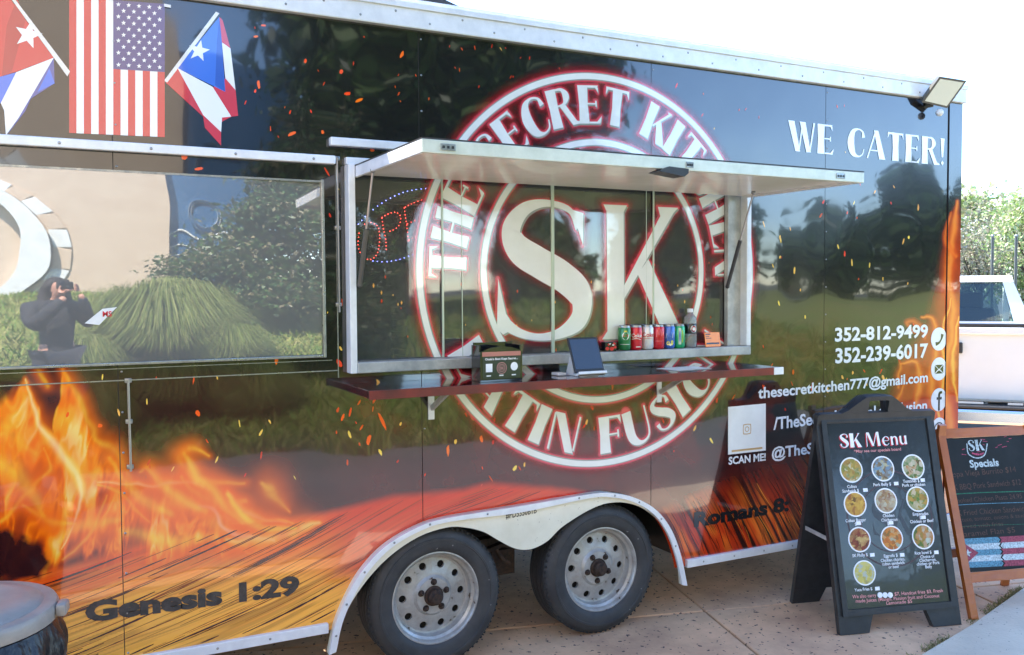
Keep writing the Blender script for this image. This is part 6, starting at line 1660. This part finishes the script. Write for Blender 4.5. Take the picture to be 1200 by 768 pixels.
for s in (-1, 1):
    for y in (1.0, 4.4):
        w = tp('wheel', 'tread', lambda m: m.lathe([(.2, -.12), (.33, -.11), (.36, -.07), (.36, .07), (.33, .11), (.2, .12)], 32, Matrix.Translation((s * .86, y, .36)) @ Matrix.Rotation(math.pi / 2, 4, 'Y')))
        tp('rim', 'chrome', lambda m: m.lathe([(.2, -.09), (.2, .09)], 24, Matrix.Translation((s * .86, y, .36)) @ Matrix.Rotation(math.pi / 2, 4, 'Y'), closed=True), w)

# ------------------------------------------------------------------ the photographer, mirrored in the picture window
py0 = -D - .30
fy = Vector((math.sin(YAW), math.cos(YAW), 0)); fx_ = Vector((fy.y, -fy.x, 0))
base = Vector((0, -D, 0)) - fy * .25 - fx_ * .0
ppl = thing('person', tuple(base), -YAW, 'long haired person in dark clothes holding a camera, mirrored in the picture window', 'person')
def skin(name, mname, verts, edges, radii, parent, sub=2, root=0):
    me = bpy.data.meshes.new(name); me.from_pydata(verts, edges, [])
    o = bpy.data.objects.new(name, me); COL.objects.link(o)
    sm = o.modifiers.new('skin', 'SKIN'); 
    if not me.skin_vertices: 
        bpy.context.view_layer.objects.active = o
    for i, r in enumerate(radii):
        sv = me.skin_vertices[0].data[i]; sv.radius = r if isinstance(r, tuple) else (r, r); sv.use_root = (i == root)
    sb = o.modifiers.new('sub', 'SUBSURF'); sb.levels = sub; sb.render_levels = sub
    dg = bpy.context.evaluated_depsgraph_get(); m2 = bpy.data.meshes.new_from_object(o.evaluated_get(dg))
    bpy.data.objects.remove(o); m2.materials.clear(); m2.materials.append(M[mname])
    for p in m2.polygons: p.use_smooth = True
    o = bpy.data.objects.new(name, m2); COL.objects.link(o)
    return attach(o, parent, True)
mat('skin_tone', s2l(196, 146, 122), .5, var=(30, s2l(184, 130, 108), .6)); mat('dark_cloth', s2l(34, 34, 40), .8, var=(20, s2l(48, 48, 54), .8), bump=(40, .004)); mat('trouser_cloth', s2l(40, 42, 52), .85, var=(30, s2l(54, 56, 66), .7)); mat('dark_hair', s2l(38, 26, 20), .45, bump=(60, .004, (6, 6, .6))); mat('shoe', s2l(30, 30, 32), .5)
ez = H - .02      # eye level
V = [(0, 0, .93), (0, .0, 1.12), (0, -.01, 1.30), (0, -.01, 1.40), (0, 0, 1.49), (0, .03, 1.56), (0, .04, 1.63), (0, .035, 1.70),
     (.17, -.01, 1.39), (.25, .10, 1.22), (.15, .20, 1.42), (.10, .235, 1.55),
     (-.17, -.01, 1.39), (-.25, .12, 1.22), (-.14, .23, 1.40), (-.05, .26, 1.52),
     (.10, 0, .88), (.115, .02, .50), (.12, -.01, .10), (.125, .13, .035), (-.10, 0, .88), (-.115, .03, .50), (-.12, 0, .10), (-.125, .14, .035)]
E_ = [(0, 1), (1, 2), (2, 3), (3, 4), (4, 5), (5, 6), (6, 7), (3, 8), (8, 9), (9, 10), (10, 11), (3, 12), (12, 13), (13, 14), (14, 15), (0, 16), (16, 17), (17, 18), (18, 19), (0, 20), (20, 21), (21, 22), (22, 23)]
Rr = [(.15, .11), (.125, .10), (.15, .11), (.12, .09), .055, (.065, .075), (.075, .092), (.06, .075), .068, .048, .038, .03, .068, .048, .038, .03, .095, .062, .045, .038, .095, .062, .045, .038]
body = skin('body', 'skin_tone', V, E_, Rr, ppl)
# clothing grown over the same joints
lp = lambda i, j, t: tuple(Vector(V[i]).lerp(Vector(V[j]), t))
skin('jacket', 'dark_cloth', [(0, 0, .80)] + V[:5] + V[8:11] + [lp(10, 11, .8)] + V[12:15] + [lp(14, 15, .8)], [(0, 1), (1, 2), (2, 3), (3, 4), (4, 5), (4, 6), (6, 7), (7, 8), (8, 9), (4, 10), (10, 11), (11, 12), (12, 13)], [(.17, .14), (.18, .14), (.152, .127), (.175, .13), (.145, .11), .062, .085, .066, .056, .044, .085, .066, .056, .044], ppl, root=2)
skin('trousers', 'trouser_cloth', [V[0]] + V[16:19] + V[20:23], [(0, 1), (1, 2), (2, 3), (0, 4), (4, 5), (5, 6)], [(.168, .13), .115, .082, .07, .115, .082, .07], ppl)
for s in (0, 1):
    a, e = Vector(V[18 + 4 * s]), Vector(V[19 + 4 * s]); skin('shoe', 'shoe', [a + Vector((0, -.05, -.05)), a + Vector((0, .05, -.05)), e + Vector((0, .03, 0))], [(0, 1), (1, 2)], [.045, .045, .035], ppl)
skin('hair', 'dark_hair', [(0, .0, 1.60), (0, .0, 1.70), (0, .03, 1.765), (.075, -.01, 1.58), (.095, .01, 1.42), (.10, .04, 1.27), (-.075, -.01, 1.58), (-.095, .01, 1.42), (-.10, .04, 1.27), (0, -.05, 1.5), (0, -.06, 1.35)], [(0, 1), (1, 2), (1, 3), (3, 4), (4, 5), (1, 6), (6, 7), (7, 8), (0, 9), (9, 10)], [(.08, .07), (.098, .09), (.07, .07), .05, .042, .02, .05, .042, .02, .085, .06], ppl, root=1)
hd = Vector((0, .115, 1.60))
mb = MB(); mb.sphere((.032, .118, 1.645), .012, 8); mb.sphere((-.032, .118, 1.645), .012, 8); mb.build('eye', 'text_white', ppl, True)['kind'] = 'stuff'
mb = MB(); mb.add([(0, .118, 1.645), (.015, .112, 1.598), (-.015, .112, 1.598), (0, .145, 1.602)], [(0, 1, 3), (0, 3, 2), (1, 2, 3)], 0, True); mb.build('nose', 'skin_tone', ppl, True)
mb = MB(); mb.tube([(-.024, .118, 1.567), (0, .126, 1.564), (.024, .118, 1.567)], [.003, .006, .003], 6); mb.build('mouth', 'salmon', ppl, True)
for s in (1, -1): mb = MB(); mb.sphere((s * .078, .03, 1.63), .022, 8, 0, (.4, .7, 1.3)); mb.build('ear', 'skin_tone', ppl, True)
# hands: right grips the body, left cups the lens
def hand(palm, dirs, s, parent):
    c = Vector(palm)
    verts, edges, rad = [c, c + Vector((0, .03, .035))], [(0, 1)], [.026, .03]
    for k, pts in enumerate(dirs):
        i0 = len(verts)
        for p in pts: verts.append(Vector(p)); rad.append(.0088)
        edges.append((1 if k else 0, i0)); edges += [(i0 + i_, i0 + i_ + 1) for i_ in range(len(pts) - 1)]
    return skin('hand', 'skin_tone', verts, edges, rad, parent, 1)
hand((.095, .165, 1.575), [[(.07, .145, 1.62), (.05, .14, 1.645)]] + [[(.085, .20, 1.66 - .02 * k), (.072, .222, 1.655 - .02 * k), (.045 - .004 * (k == 3), .224, 1.652 - .02 * k)] for k in range(4)], 1, ppl)
hand((-.05, .19, 1.545), [[(-.06, .185, 1.60), (-.05, .19, 1.64)]] + [[(-.03 + .018 * k, .21, 1.585), (-.01 + .012 * k, .215, 1.588), (.012 + .01 * k, .213, 1.60)] for k in range(4)], -1, ppl)
cm = thing('photo_camera', tuple(base + Vector((0, 0, 1.58))), -YAW, 'black camera held to the face of the mirrored photographer', 'camera')
mb = MB(); mb.box(-.065, .065, .135, .19, 1.60 - 1.58, 1.69 - 1.58, 0, .012); mb.prism([(-.03, .111), (.03, .111), (.022, .135), (-.022, .135)], lambda x, z, d: Vector((x, .14 + d, z)), 0, .045); mb.build('camera_body', 'black_plastic', cm, True)
mb = MB(); mb.lathe([(.034, 0), (.034, .02), (.031, .022), (.031, .04), (.026, .04), (.001, .036)], 28, Matrix.Translation((0, .191, .065)) @ Matrix.Rotation(-math.pi / 2, 4, 'X')); mb.build('lens', 'black_gloss', cm, True)
